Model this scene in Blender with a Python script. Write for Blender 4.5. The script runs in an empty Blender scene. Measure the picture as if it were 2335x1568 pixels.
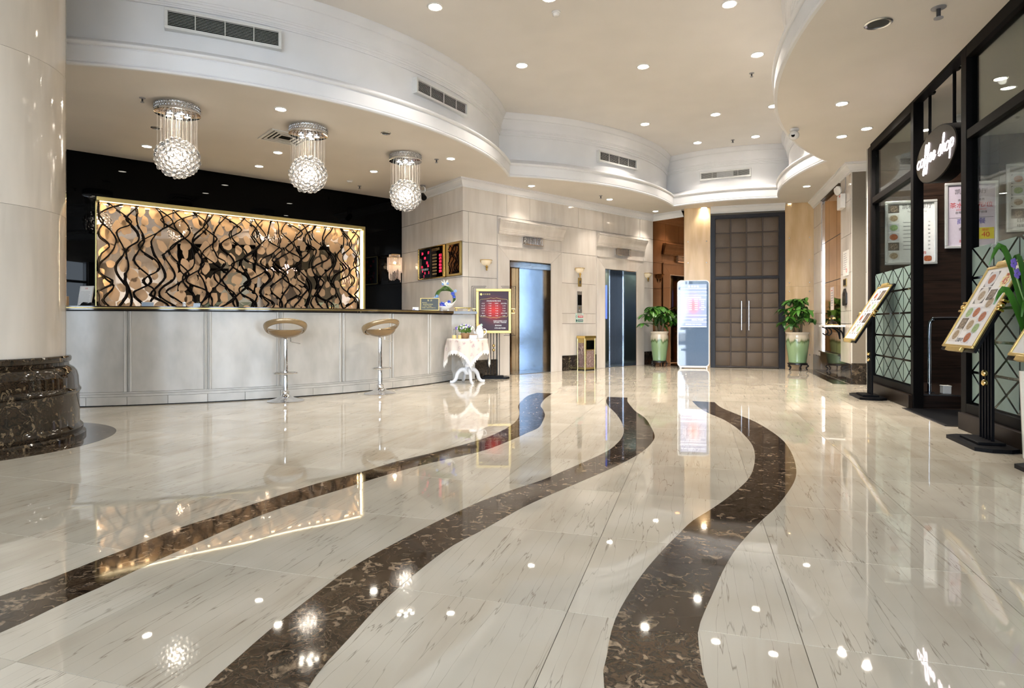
import bpy, bmesh, math, random
from mathutils import Vector, Matrix
from mathutils.geometry import tessellate_polygon

# ------------------------------------------------------------------ camera, world, exposure
SC = bpy.context.scene
COL = SC.collection
CAM_H = 0.95
FPX = 1391.0
cam = bpy.data.cameras.new('camera')
cam.sensor_fit = 'HORIZONTAL'; cam.sensor_width = 36.0
cam.lens = 36.0 * FPX / 2335.0
cam.shift_y = -48.0 / 2335.0
cam.clip_start = 0.05; cam.clip_end = 200
camo = bpy.data.objects.new('camera', cam); COL.objects.link(camo)
camo.location = (0, 0, CAM_H); camo.rotation_euler = (math.radians(90), 0, 0)
SC.camera = camo

w = bpy.data.worlds.new('daylight'); SC.world = w; w.use_nodes = True
bg = w.node_tree.nodes['Background']
bg.inputs[0].default_value = (0.74, 0.86, 1.0, 1); bg.inputs[1].default_value = 13.0

SC.view_settings.view_transform = 'Standard'
SC.view_settings.look = 'None'
SC.view_settings.exposure = 0.17
SC.view_settings.gamma = 1.0
SC.view_settings.use_curve_mapping = False
SC.cycles.use_denoising = True
SC.cycles.use_adaptive_sampling = True; SC.cycles.adaptive_threshold = 0.18; SC.cycles.adaptive_min_samples = 16
SC.cycles.max_bounces = 6; SC.cycles.diffuse_bounces = 3; SC.cycles.glossy_bounces = 4
SC.cycles.transmission_bounces = 5; SC.cycles.transparent_max_bounces = 8
SC.cycles.caustics_reflective = False; SC.cycles.caustics_refractive = False
SC.cycles.sample_clamp_indirect = 6.0
SC.cycles.blur_glossy = 0.5

# daylight enters through the glass entrance front behind the photographer
OPENINGS = [(-7.9, -4.7), (-3.9, -1.0), (0.05, 0.80), (1.7, 4.4), (5.2, 8.2)]  # unseen openings, spaced so the lift steel mirrors a bright band
for nm, (x0, x1) in zip(('entrance_daylight',)*5, OPENINGS):
    pl = bpy.data.lights.new(nm, 'AREA'); pl.shape = 'RECTANGLE'; pl.size = x1 - x0; pl.size_y = 4.2
    pl.cycles.is_portal = True
    po = bpy.data.objects.new(nm, pl); COL.objects.link(po)
    po.location = ((x0 + x1) / 2, -4.0, 2.25); po.rotation_euler = (math.radians(90), 0, 0)

LOW_E, HIGH_E = 98.0, 150.0       # watts of the recessed downlights
WARM = (1.0, 0.92, 0.82)

# ------------------------------------------------------------------ helpers
R = math.radians
rnd = random.Random(7)
LOWZ, HIGHZ = 3.42, 4.527
ANG_A = R(-16.8)                 # the main doors, right wall and floor grid
ANG_B = R(41.4)                  # the lift wall and reception wall
EB = (math.cos(ANG_B), math.sin(ANG_B)); NB = (math.sin(ANG_B), -math.cos(ANG_B))

class MB:
    def __init__(s): s.v = []; s.f = []
    def add(s, v, f):
        n = len(s.v); s.v += [tuple(p) for p in v]; s.f += [tuple(i + n for i in q) for q in f]
    def box(s, x0, x1, y0, y1, z0, z1):
        s.add([(x0,y0,z0),(x1,y0,z0),(x1,y1,z0),(x0,y1,z0),(x0,y0,z1),(x1,y0,z1),(x1,y1,z1),(x0,y1,z1)],
              [(0,3,2,1),(4,5,6,7),(0,1,5,4),(1,2,6,5),(2,3,7,6),(3,0,4,7)]); return s
    def bbox(s, x0, x1, y0, y1, z0, z1, b=0.004):
        """box with chamfered edges"""
        bm = bmesh.new()
        r = bmesh.ops.create_cube(bm, size=1)
        for vv in bm.verts:
            vv.co = Vector(((x0+x1)/2 + vv.co.x*(x1-x0), (y0+y1)/2 + vv.co.y*(y1-y0), (z0+z1)/2 + vv.co.z*(z1-z0)))
        bmesh.ops.bevel(bm, geom=bm.edges[:], offset=b, segments=2, profile=0.5, affect='EDGES', clamp_overlap=True)
        bm.verts.index_update()
        s.add([v.co[:] for v in bm.verts], [[v.index for v in f.verts] for f in bm.faces]); bm.free(); return s
    def lathe(s, prof, n=24, c=(0,0,0), sx=1, sy=1, cap=True):
        v = []; f = []
        for r, z in prof:
            for k in range(n):
                a = 2*math.pi*k/n; v.append((c[0]+r*sx*math.cos(a), c[1]+r*sy*math.sin(a), c[2]+z))
        m = len(prof)
        for i in range(m-1):
            for k in range(n):
                k2 = (k+1) % n; f.append((i*n+k, i*n+k2, (i+1)*n+k2, (i+1)*n+k))
        if cap:
            if prof[0][0] > 1e-5: f.append(tuple(range(n-1, -1, -1)))
            if prof[-1][0] > 1e-5: f.append(tuple((m-1)*n+k for k in range(n)))
        s.add(v, f); return s
    def tube(s, pts, r, n=8, closed=False, flat=None):
        """tube along points; r number or list; flat=(a,b) scales the section"""
        P = [Vector(p) for p in pts]; m = len(P)
        rr = r if isinstance(r, (list, tuple)) else [r]*m
        up = Vector((0,0,1)); v = []; f = []
        N0 = None
        for i in range(m):
            if closed: t = P[(i+1) % m] - P[i-1]
            else: t = P[min(i+1, m-1)] - P[max(i-1, 0)]
            t.normalize()
            if N0 is None:
                N0 = up.cross(t)
                if N0.length < 1e-3: N0 = Vector((1,0,0)).cross(t)
                N0.normalize()
            else:
                N0 = (N0 - t*N0.dot(t))
                if N0.length < 1e-5: N0 = up.cross(t)
                N0.normalize()
            B = t.cross(N0)
            a, b = flat if flat else (1, 1)
            for k in range(n):
                an = 2*math.pi*k/n
                v.append(P[i] + N0*(math.cos(an)*rr[i]*a) + B*(math.sin(an)*rr[i]*b))
        for i in range(m if closed else m-1):
            j = (i+1) % m
            for k in range(n):
                k2 = (k+1) % n; f.append((i*n+k, i*n+k2, j*n+k2, j*n+k))
        if not closed:
            f.append(tuple(range(n-1, -1, -1))); f.append(tuple((m-1)*n+k for k in range(n)))
        s.add(v, f); return s
    def prism(s, poly, z0, z1):
        n = len(poly); v = [(x,y,z0) for x,y in poly] + [(x,y,z1) for x,y in poly]
        tris = tessellate_polygon([[Vector((x,y,0)) for x,y in poly]])
        f = [tuple(t[::-1]) for t in tris] + [tuple(i+n for i in t) for t in tris]
        f += [(i, (i+1) % n, (i+1) % n + n, i+n) for i in range(n)]
        s.add(v, f); return s
    def vprism(s, poly, y0, y1):
        """polygon in the x-z plane given thickness in y"""
        n = len(poly); v = [(x,y0,z) for x,z in poly] + [(x,y1,z) for x,z in poly]
        tris = tessellate_polygon([[Vector((x,z,0)) for x,z in poly]])
        f = [tuple(t) for t in tris] + [tuple(i+n for i in t[::-1]) for t in tris]
        f += [(i, i+n, (i+1) % n + n, (i+1) % n) for i in range(n)]
        s.add(v, f); return s
    def ico(s, c, r, sub=1, sc=(1,1,1)):
        bm = bmesh.new(); bmesh.ops.create_icosphere(bm, subdivisions=sub, radius=r)
        s.add([(c[0]+v.co.x*sc[0], c[1]+v.co.y*sc[1], c[2]+v.co.z*sc[2]) for v in bm.verts], [[v.index for v in f.verts] for f in bm.faces]); bm.free(); return s
    def uv(s, c, r, sc=(1,1,1), n=16, m=10):
        return s.lathe([(max(1e-6, r*math.sin(math.pi*i/m)), -r*math.cos(math.pi*i/m)*sc[2]) for i in range(m+1)], n, c, sc[0], sc[1], cap=False)
    def rows(s, R_, closed=False):
        """grid of point rows -> quads"""
        n = len(R_[0]); v = [p for row in R_ for p in row]; f = []
        for i in range(len(R_)-1):
            for k in range(n if closed else n-1):
                k2 = (k+1) % n; f.append((i*n+k, i*n+k2, (i+1)*n+k2, (i+1)*n+k))
        s.add(v, f); return s
    def mesh(s, name, mat=None, smooth=False, ang=40):
        me = bpy.data.meshes.new(name); me.from_pydata(s.v, [], s.f); me.validate()
        bm = bmesh.new(); bm.from_mesh(me); bmesh.ops.recalc_face_normals(bm, faces=bm.faces[:]); bm.to_mesh(me); bm.free()
        if smooth:
            me.shade_smooth(); me.set_sharp_from_angle(angle=R(ang))
        if mat: me.materials.append(M[mat] if isinstance(mat, str) else mat)
        return me

def link(name, me, parent=None, loc=(0,0,0), rot=(0,0,0)):
    o = bpy.data.objects.new(name, me); COL.objects.link(o)
    o.location = loc; o.rotation_euler = rot
    if parent: o.parent = parent
    return o
def part(name, mb, mat, parent, smooth=False, loc=(0,0,0), rot=(0,0,0), ang=40):
    return link(name, mb.mesh(name, mat, smooth, ang), parent, loc, rot)
def tag(o, label, cat, group=None):
    o['label'] = label; o['category'] = cat
    if group: o['group'] = group
    return o
def thing(name, label, cat, loc=(0,0,0), rz=0.0, group=None):
    o = link(name, None, None, loc, (0,0,rz)); o.empty_display_size = 0.1
    return tag(o, label, cat, group)
def struct(name, mb, mat, smooth=False, loc=(0,0,0), rz=0.0, label=None):
    o = part(name, mb, mat, None, smooth, loc, (0,0,rz)); o['kind'] = 'structure'
    if label: o['label'] = label
    return o
def frame_pt(O, ang, x, y):
    return (O[0] + x*math.cos(ang) - y*math.sin(ang), O[1] + x*math.sin(ang) + y*math.cos(ang))
def text(parent, body, size, mat, loc, rot=(R(90),0,0), align='CENTER', name='lettering', ext=0.0005, spacing=1.0, squash=1.0):
    cu = bpy.data.curves.new(name, 'FONT'); cu.body = body; cu.size = size; cu.align_x = align; cu.align_y = 'CENTER'
    cu.extrude = ext; cu.space_character = spacing; cu.resolution_u = 2
    ob = bpy.data.objects.new(name, cu); me = bpy.data.meshes.new_from_object(ob)
    bpy.data.objects.remove(ob); bpy.data.curves.remove(cu)
    me.name = name; me.materials.clear(); me.materials.append(M[mat])
    o = link(name, me, parent, loc, rot); o.scale = (squash, 1, 1); return o
def copy_tree(o, parent=None):
    c = o.copy(); COL.objects.link(c); c.parent = parent
    for ch in list(o.children): copy_tree(ch, c)
    return c
def catmull(P, n=6, closed=False):
    out = []; m = len(P); D = len(P[0])
    rng = range(m if closed else m-1)
    for i in rng:
        p0 = P[i-1] if (closed or i > 0) else P[0]; p1 = P[i]; p2 = P[(i+1) % m]; p3 = P[(i+2) % m] if (closed or i+2 < m) else P[-1]
        for k in range(n):
            t = k/n
            out.append(tuple(0.5*((2*p1[d]) + (-p0[d]+p2[d])*t + (2*p0[d]-5*p1[d]+4*p2[d]-p3[d])*t*t + (-p0[d]+3*p1[d]-3*p2[d]+p3[d])*t**3) for d in range(D)))
    if not closed: out.append(tuple(P[-1]))
    return out
def resample(P, n):
    L = [0]
    for a, b in zip(P, P[1:]): L.append(L[-1] + math.dist(a, b))
    out = []; j = 0
    for k in range(n):
        t = L[-1]*k/(n-1)
        while j < len(P)-2 and L[j+1] < t: j += 1
        u = (t-L[j])/max(1e-9, L[j+1]-L[j]); out.append(tuple(a+(b-a)*u for a, b in zip(P[j], P[j+1])))
    return out

# ------------------------------------------------------------------ materials
M = {}
def new_mat(name):
    m = bpy.data.materials.new(name); m.use_nodes = True; M[name] = m
    return m, m.node_tree.nodes, m.node_tree.links, m.node_tree.nodes['Principled BSDF']
def plain(name, col, rough=0.5, metal=0.0, spec=0.5, emit=None, es=0.0, coat=0.0, trans=0.0, ior=1.5, bump=0.0, bscale=40):
    m, N, L, b = new_mat(name)
    b.inputs['Base Color'].default_value = (*col, 1); b.inputs['Roughness'].default_value = rough
    b.inputs['Metallic'].default_value = metal; b.inputs['Specular IOR Level'].default_value = spec
    b.inputs['Coat Weight'].default_value = coat; b.inputs['Transmission Weight'].default_value = trans; b.inputs['IOR'].default_value = ior
    if emit: b.inputs['Emission Color'].default_value = (*emit, 1); b.inputs['Emission Strength'].default_value = es
    # faint procedural variation so that no surface is perfectly even
    tc = N.new('ShaderNodeTexCoord'); no = N.new('ShaderNodeTexNoise'); no.inputs['Scale'].default_value = bscale; no.inputs['Detail'].default_value = 1
    L.new(tc.outputs['Object'], no.inputs['Vector'])
    hs = N.new('ShaderNodeHueSaturation'); hs.inputs['Color'].default_value = (*col, 1)
    mr = N.new('ShaderNodeMapRange'); mr.inputs[3].default_value = 0.94; mr.inputs[4].default_value = 1.05
    L.new(no.outputs['Fac'], mr.inputs[0]); L.new(mr.outputs[0], hs.inputs['Value']); L.new(hs.outputs[0], b.inputs['Base Color'])
    if bump:
        bp = N.new('ShaderNodeBump'); bp.inputs['Strength'].default_value = bump; bp.inputs['Distance'].default_value = 0.01
        L.new(no.outputs['Fac'], bp.inputs['Height']); L.new(bp.outputs[0], b.inputs['Normal'])
    return m
def emitter(name, col, s):
    m, N, L, b = new_mat(name); b.inputs['Base Color'].default_value = (*col, 1)
    b.inputs['Emission Color'].default_value = (*col, 1); b.inputs['Emission Strength'].default_value = s; return m
def ramp(N, stops):
    r = N.new('ShaderNodeValToRGB'); e = r.color_ramp.elements
    while len(e) < len(stops): e.new(0.5)
    for i, (p, c) in enumerate(stops): e[i].position = p; e[i].color = (*c, 1)
    return r
def mapping(N, L, scale=(1,1,1), rot=(0,0,0), rand=True, src='Object'):
    tc = N.new('ShaderNodeTexCoord'); mp = N.new('ShaderNodeMapping'); mp.inputs['Scale'].default_value = scale; mp.inputs['Rotation'].default_value = rot
    L.new(tc.outputs[src], mp.inputs['Vector'])
    if rand:
        oi = N.new('ShaderNodeObjectInfo'); ml = N.new('ShaderNodeVectorMath'); ml.operation = 'SCALE'; ml.inputs[0].default_value = (37.0, 53.0, 19.0)
        L.new(oi.outputs['Random'], ml.inputs['Scale']); L.new(ml.outputs[0], mp.inputs['Location'])
    return mp
def mixcol(N, L, a, b, fac, mode='MIX'):
    m = N.new('ShaderNodeMix'); m.data_type = 'RGBA'; m.blend_type = mode
    for sock, val in ((m.inputs[6], a), (m.inputs[7], b), (m.inputs[0], fac)):
        if hasattr(val, 'links') or hasattr(val, 'is_linked'): L.new(val, sock)
        elif isinstance(val, (int, float)): sock.default_value = val
        else: sock.default_value = (*val, 1)
    return m.outputs[2]
def tile_tint(N, L, col, lo, hi):
    oi = N.new('ShaderNodeObjectInfo'); mr = N.new('ShaderNodeMapRange'); mr.inputs[3].default_value = lo; mr.inputs[4].default_value = hi
    L.new(oi.outputs['Random'], mr.inputs[0]); hs = N.new('ShaderNodeHueSaturation'); L.new(mr.outputs[0], hs.inputs['Value']); L.new(col, hs.inputs['Color']); return hs.outputs[0]

def floor_marble():
    m, N, L, b = new_mat('floor_marble')
    mp = mapping(N, L, (1,1,1))
    # soft clouds
    n1 = N.new('ShaderNodeTexNoise'); n1.inputs['Scale'].default_value = 2.2; n1.inputs['Detail'].default_value = 2; L.new(mp.outputs[0], n1.inputs['Vector'])
    c1 = ramp(N, [(0.3, (0.53,0.465,0.365)), (0.7, (0.655,0.585,0.472))]); L.new(n1.outputs['Fac'], c1.inputs[0])
    # long brown drifts along the slab
    mp2 = mapping(N, L, (2.6, 0.35, 1), (0,0,R(12)))
    n2 = N.new('ShaderNodeTexNoise'); n2.inputs['Scale'].default_value = 1.6; n2.inputs['Detail'].default_value = 4; n2.inputs['Distortion'].default_value = 0.8; L.new(mp2.outputs[0], n2.inputs['Vector'])
    r2 = ramp(N, [(0.52, (0,0,0)), (0.74, (0.36,0.36,0.36))]); L.new(n2.outputs['Fac'], r2.inputs[0])
    col = mixcol(N, L, c1.outputs[0], (0.36,0.27,0.19), r2.outputs[0])
    # hair-thin dark cracks: stretched voronoi edges, broken up by noise
    mp3 = mapping(N, L, (10.0, 0.60, 1), (0,0,R(5)))
    nd = N.new('ShaderNodeTexNoise'); nd.inputs['Scale'].default_value = 3.0; nd.inputs['Detail'].default_value = 3; L.new(mp3.outputs[0], nd.inputs['Vector'])
    ad = N.new('ShaderNodeMixRGB'); ad.blend_type = 'ADD'; ad.inputs[0].default_value = 0.45; L.new(mp3.outputs[0], ad.inputs[1]); L.new(nd.outputs['Color'], ad.inputs[2])
    vo = N.new('ShaderNodeTexVoronoi'); vo.feature = 'DISTANCE_TO_EDGE'; vo.inputs['Scale'].default_value = 1.7; L.new(ad.outputs[0], vo.inputs['Vector'])
    r3 = ramp(N, [(0.0, (1,1,1)), (0.013, (0,0,0))]); L.new(vo.outputs[0], r3.inputs[0])
    n4 = N.new('ShaderNodeTexNoise'); n4.inputs['Scale'].default_value = 2.5; L.new(mp.outputs[0], n4.inputs['Vector'])
    r4 = ramp(N, [(0.36, (0.22,0.22,0.22)), (0.60, (0.72,0.72,0.72))]); L.new(n4.outputs['Fac'], r4.inputs[0])
    mu = N.new('ShaderNodeMixRGB'); mu.blend_type = 'MULTIPLY'; mu.inputs[0].default_value = 1; L.new(r3.outputs[0], mu.inputs[1]); L.new(r4.outputs[0], mu.inputs[2])
    col = mixcol(N, L, col, (0.17,0.12,0.08), mu.outputs[0])
    col = tile_tint(N, L, col, 0.95, 1.05)
    L.new(col, b.inputs['Base Color']); b.inputs['Roughness'].default_value = 0.022; b.inputs['Specular IOR Level'].default_value = 0.72
    # faint polish waviness
    bn = N.new('ShaderNodeTexNoise'); bn.inputs['Scale'].default_value = 3; bn.inputs['Detail'].default_value = 0; L.new(mp.outputs[0], bn.inputs['Vector'])
    bp = N.new('ShaderNodeBump'); bp.inputs['Strength'].default_value = 0.02; bp.inputs['Distance'].default_value = 0.02; L.new(bn.outputs['Fac'], bp.inputs['Height']); L.new(bp.outputs[0], b.inputs['Normal'])
floor_marble()
def dark_marble(name, dark=(0.018,0.011,0.006), mid=(0.12,0.075,0.042), lite=(0.36,0.26,0.17), scale=1.0, rough=0.045, vein=0.3):
    m, N, L, b = new_mat(name)
    mp = mapping(N, L, (scale, scale, scale))
    nd = N.new('ShaderNodeTexNoise'); nd.inputs['Scale'].default_value = 7; nd.inputs['Detail'].default_value = 3; L.new(mp.outputs[0], nd.inputs['Vector'])
    ad = N.new('ShaderNodeMixRGB'); ad.blend_type = 'ADD'; ad.inputs[0].default_value = 0.22; L.new(mp.outputs[0], ad.inputs[1]); L.new(nd.outputs['Color'], ad.inputs[2])
    n1 = N.new('ShaderNodeTexNoise'); n1.inputs['Scale'].default_value = 9; n1.inputs['Detail'].default_value = 6; n1.inputs['Roughness'].default_value = 0.62; n1.inputs['Distortion'].default_value = 1.2; L.new(ad.outputs[0], n1.inputs['Vector'])
    c1 = ramp(N, [(0.36, dark), (0.47, mid), (0.55, dark), (0.66, lite)]); L.new(n1.outputs['Fac'], c1.inputs[0])
    v1 = N.new('ShaderNodeTexVoronoi'); v1.inputs['Scale'].default_value = 11; L.new(ad.outputs[0], v1.inputs['Vector'])
    rv = ramp(N, [(0.16, (0.8,0.8,0.8)), (0.24, (0,0,0))]); L.new(v1.outputs['Distance'], rv.inputs[0])
    n3 = N.new('ShaderNodeTexNoise'); n3.inputs['Scale'].default_value = 5; L.new(mp.outputs[0], n3.inputs['Vector'])
    r5 = ramp(N, [(0.52, (0,0,0)), (0.6, (1,1,1))]); L.new(n3.outputs['Fac'], r5.inputs[0])
    mu = N.new('ShaderNodeMixRGB'); mu.blend_type = 'MULTIPLY'; mu.inputs[0].default_value = 1; L.new(rv.outputs[0], mu.inputs[1]); L.new(r5.outputs[0], mu.inputs[2])
    col = mixcol(N, L, c1.outputs[0], lite, mu.outputs[0])
    v2 = N.new('ShaderNodeTexVoronoi'); v2.feature = 'DISTANCE_TO_EDGE'; v2.inputs['Scale'].default_value = 3.2; L.new(ad.outputs[0], v2.inputs['Vector'])
    r2 = ramp(N, [(0.0, (vein,vein,vein)), (0.010, (0,0,0))]); L.new(v2.outputs[0], r2.inputs[0])
    col = mixcol(N, L, col, (0.5,0.40,0.30), r2.outputs[0])
    col = tile_tint(N, L, col, 0.8, 1.25)
    L.new(col, b.inputs['Base Color']); b.inputs['Roughness'].default_value = rough; b.inputs['Specular IOR Level'].default_value = 0.55
dark_marble('dark_marble', (0.012,0.008,0.005), (0.085,0.052,0.030), (0.32,0.225,0.145), 1.5, vein=0.15)
dark_marble('base_marble', (0.004,0.003,0.002), (0.028,0.017,0.009), (0.16,0.11,0.06), 1.3, vein=0.06)
dark_marble('black_marble', (0.008,0.006,0.005), (0.035,0.025,0.018), (0.12,0.09,0.06))
dark_marble('rose_marble', (0.09,0.06,0.055), (0.30,0.20,0.18), (0.55,0.42,0.36), 1.6, 0.12)
def wall_marble(name, a, b_, rough=0.14, vs=1.0, streak=(0.40,0.34,0.27), zs=1.0):
    m, N, L, b = new_mat(name)
    mp = mapping(N, L, (3.2*vs, 3.2*vs, 0.55*vs*zs))
    n1 = N.new('ShaderNodeTexNoise'); n1.inputs['Scale'].default_value = 2.0; n1.inputs['Detail'].default_value = 3; L.new(mp.outputs[0], n1.inputs['Vector'])
    c = ramp(N, [(0.32, a), (0.66, b_)]); L.new(n1.outputs['Fac'], c.inputs[0])
    mp2 = mapping(N, L, (11*vs, 11*vs, 0.9*vs*zs))
    n2 = N.new('ShaderNodeTexNoise'); n2.inputs['Scale'].default_value = 1.4; n2.inputs['Detail'].default_value = 3; n2.inputs['Distortion'].default_value = 0.6; L.new(mp2.outputs[0], n2.inputs['Vector'])
    r2 = ramp(N, [(0.58, (0,0,0)), (0.80, (0.22,0.22,0.22))]); L.new(n2.outputs['Fac'], r2.inputs[0])
    col = mixcol(N, L, c.outputs[0], streak, r2.outputs[0])
    col = tile_tint(N, L, col, 0.95, 1.04)
    L.new(col, b.inputs['Base Color']); b.inputs['Roughness'].default_value = rough; b.inputs['Specular IOR Level'].default_value = 0.4
wall_marble('cream_marble', (0.64,0.575,0.505), (0.73,0.67,0.60), 0.09)
wall_marble('column_marble', (0.58,0.51,0.42), (0.70,0.62,0.52), 0.07, 0.7)
wall_marble('counter_marble', (0.44,0.415,0.37), (0.55,0.52,0.47), 0.20, 0.7, (0.38,0.34,0.28), 3.0)
wall_marble('pale_marble', (0.55,0.53,0.48), (0.70,0.68,0.63), 0.2, 0.7)
wall_marble('beige_wood', (0.62,0.42,0.22), (0.74,0.54,0.31), 0.22, 1.2, (0.54,0.35,0.17))
plain('grout', (0.20,0.165,0.13), 0.8)
plain('wall_grout', (0.20,0.17,0.13), 0.8)
plain('ceiling_paint', (0.75,0.71,0.665), 0.65, bscale=2)
plain('high_ceiling_paint', (0.78,0.755,0.73), 0.6, bscale=2)
plain('white_paint', (0.80,0.80,0.81), 0.45, bscale=3)
plain('white_gloss', (0.83,0.82,0.80), 0.22)
plain('black_gloss', (0.0006,0.0006,0.0007), 0.012, spec=0.09)
plain('black_frame', (0.004,0.0035,0.0035), 0.45, spec=0.05)
plain('black_satin', (0.004,0.004,0.005), 0.4, spec=0.10)
plain('gold', (0.72,0.50,0.17), 0.22, 1.0)
plain('brass', (0.80,0.60,0.26), 0.16, 1.0)
plain('dull_gold', (0.45,0.33,0.12), 0.38, 0.8)
plain('chrome', (0.80,0.81,0.84), 0.07, 1.0)
plain('steel', (0.32,0.37,0.43), 0.10, 1.0, bscale=6)  # blue tint stands in for daylight mirrored in the lift steel
plain('steel_plain', (0.60,0.61,0.62), 0.25, 1.0)
plain('bronze_mirror', (0.20,0.085,0.035), 0.03, 1.0)
plain('amber_mirror', (0.55,0.30,0.12), 0.06, 1.0); plain('lift_warm_reflection', (0.26,0.14,0.06), 0.08, 1.0)
plain('peach_mirror', (0.80,0.63,0.49), 0.015, 1.0)
plain('dark_mirror', (0.14,0.075,0.04), 0.04, 1.0)
plain('dark_bronze', (0.022,0.014,0.009), 0.4, 0.2, spec=0.15)
plain('silver_frame', (0.74,0.74,0.74), 0.3, 0.5)
# ------------------------------------------------------------------ floor
TU, TV, U0, V0 = 0.71, 0.738, 0.304, 1.975
fm = MB().box(-12, 13, -6, 17, -0.06, -0.0022)
floor = struct('floor', fm, 'grout', rz=ANG_A, label='polished cream marble floor laid in square slabs')
def proj(x, y, z):
    return (1167.5 + FPX*x/y, 736 - FPX*(z-CAM_H)/y) if y > 0.2 else None
tile_me = MB().box(-TU/2+0.0013, TU/2-0.0013, -TV/2+0.0013, TV/2-0.0013, -0.01, 0.0).mesh('floor_slab', 'floor_marble')
cand = []
for i in range(-17, 19):
    for j in range(-9, 21):
        u, v = U0 + (i+0.5)*TU, V0 + (j+0.5)*TV
        x, y = frame_pt((0,0), ANG_A, u, v)
        if not (-8.9 < x < 7.2 and -4.3 < y < 14.8): continue
        if x > 4.3 + 0.3046*y + 1.2: continue
        p = proj(x, y, 0); vis = p is not None and -250 < p[0] < 2600 and p[1] < 1900
        # slabs of the reception floor behind the desk and under the lifts are out of sight
        hid = math.hypot(x+5.948, y-12.147) < 5.0 or (x+0.84)*NB[0] + (y-10.43)*NB[1] < -0.6
        cand.append((0 if (vis and not hid) else 1, math.hypot(x, y), u, v))
cand.sort()
rest = MB()
for k, (hid, d, u, v) in enumerate(cand):
    if not hid and k < 300: link('floor_slab', tile_me, floor, (u, v, 0))
    else: rest.box(u-TU/2+0.0009, u+TU/2-0.0009, v-TV/2+0.0009, v+TV/2-0.0009, -0.01, 0)
o = part('distant_slabs', rest, 'floor_marble', floor); o['kind'] = 'stuff'

B1L = [(0.34,8.3),(0.22,8.0),(0.13,7.53),(0.07,6.99),(0.08,6.52),(0.06,6.06),(0.0,5.7),(-0.09,5.38),(-0.24,5.0),(-0.54,4.52),(-0.77,4.22),(-0.96,3.89),(-1.16,3.6),(-1.31,3.3),(-1.43,3.05),(-1.54,2.83),(-1.61,2.6),(-1.67,2.42),(-1.72,2.25),(-1.78,2.12),(-1.9,1.7),(-2.0,1.2),(-2.05,0.6)]
B1R = [(0.55,8.23),(0.42,7.68),(0.33,7.05),(0.34,6.69),(0.34,6.3),(0.3,5.92),(0.24,5.53),(0.13,5.27),(0.0,4.96),(-0.22,4.53),(-0.57,4.12),(-0.8,3.79),(-0.99,3.46),(-1.15,3.2),(-1.27,2.94),(-1.35,2.67),(-1.42,2.44),(-1.47,2.23),(-1.52,2.07),(-1.55,1.93),(-1.6,1.75),(-1.68,1.2),(-1.7,0.6)]
B2L = [(1.23,7.84),(1.14,7.39),(1.1,6.93),(1.09,6.46),(1.06,5.96),(1.0,5.46),(0.93,5.13),(0.85,4.87),(0.71,4.53),(0.52,4.21),(0.34,3.93),(0.19,3.7),(0.0,3.47),(-0.16,3.26),(-0.29,3.04),(-0.39,2.86),(-0.54,2.56),(-0.63,2.35),(-0.69,2.14),(-0.75,1.89),(-0.78,1.72),(-0.8,1.59),(-0.82,1.2),(-0.78,0.7)]
B2R = [(1.47,7.76),(1.4,7.39),(1.36,6.99),(1.33,6.57),(1.33,6.1),(1.27,5.57),(1.2,5.13),(1.12,4.87),(1.0,4.58),(0.85,4.3),(0.64,3.97),(0.46,3.72),(0.26,3.44),(0.08,3.18),(-0.03,2.99),(-0.14,2.79),(-0.26,2.59),(-0.36,2.33),(-0.44,2.08),(-0.49,1.84),(-0.52,1.7),(-0.53,1.59),(-0.54,1.2),(-0.5,0.7)]
B3L = [(2.19,7.42),(2.1,6.86),(2.07,6.41),(2.08,6.01),(2.04,5.57),(1.96,5.13),(1.87,4.75),(1.74,4.37),(1.57,3.97),(1.43,3.7),(1.28,3.47),(1.13,3.26),(0.99,3.08),(0.86,2.92),(0.74,2.73),(0.63,2.55),(0.51,2.34),(0.41,2.14),(0.34,1.98),(0.3,1.86),(0.27,1.74),(0.24,1.59),(0.25,1.2),(0.3,0.7)]
B3R = [(2.43,7.32),(2.35,6.86),(2.34,6.41),(2.34,5.92),(2.29,5.46),(2.19,4.93),(2.03,4.42),(1.85,3.97),(1.7,3.67),(1.52,3.38),(1.35,3.13),(1.19,2.92),(1.04,2.71),(0.92,2.53),(0.81,2.34),(0.72,2.17),(0.62,1.98),(0.57,1.87),(0.54,1.75),(0.52,1.66),(0.51,1.59),(0.52,1.2),(0.58,0.7)]
for nm, A_, B_, lab in (('inlay_band', B1L, B1R, 'wavy dark brown marble band inlaid in the floor, nearest the reception desk'),
                        ('inlay_band', B2L, B2R, 'wavy dark brown marble band inlaid in the floor, middle one of the three'),
                        ('inlay_band', B3L, B3R, 'wavy dark brown marble band inlaid in the floor, nearest the coffee shop')):
    t = thing(nm, lab, 'floor inlay', group='wavy inlaid floor bands'); t.location = (A_[0][0], A_[0][1], 0)
    a = resample(catmull(A_, 6), 97); b = resample(catmull(B_, 6), 97)
    for s in range(12):
        i0, i1 = s*8, s*8+8
        poly = a[i0:i1+1] + b[i0:i1+1][::-1]
        cx = sum(p[0] for p in poly)/len(poly); cy = sum(p[1] for p in poly)/len(poly)
        sh = 0.9975
        part('band_slab', MB().prism([(cx+(x-cx)*sh-0, cy+(y-cy)*sh) for x, y in poly], -0.003, 0.0008), 'dark_marble', t, loc=(-A_[0][0], -A_[0][1], 0))
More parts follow.
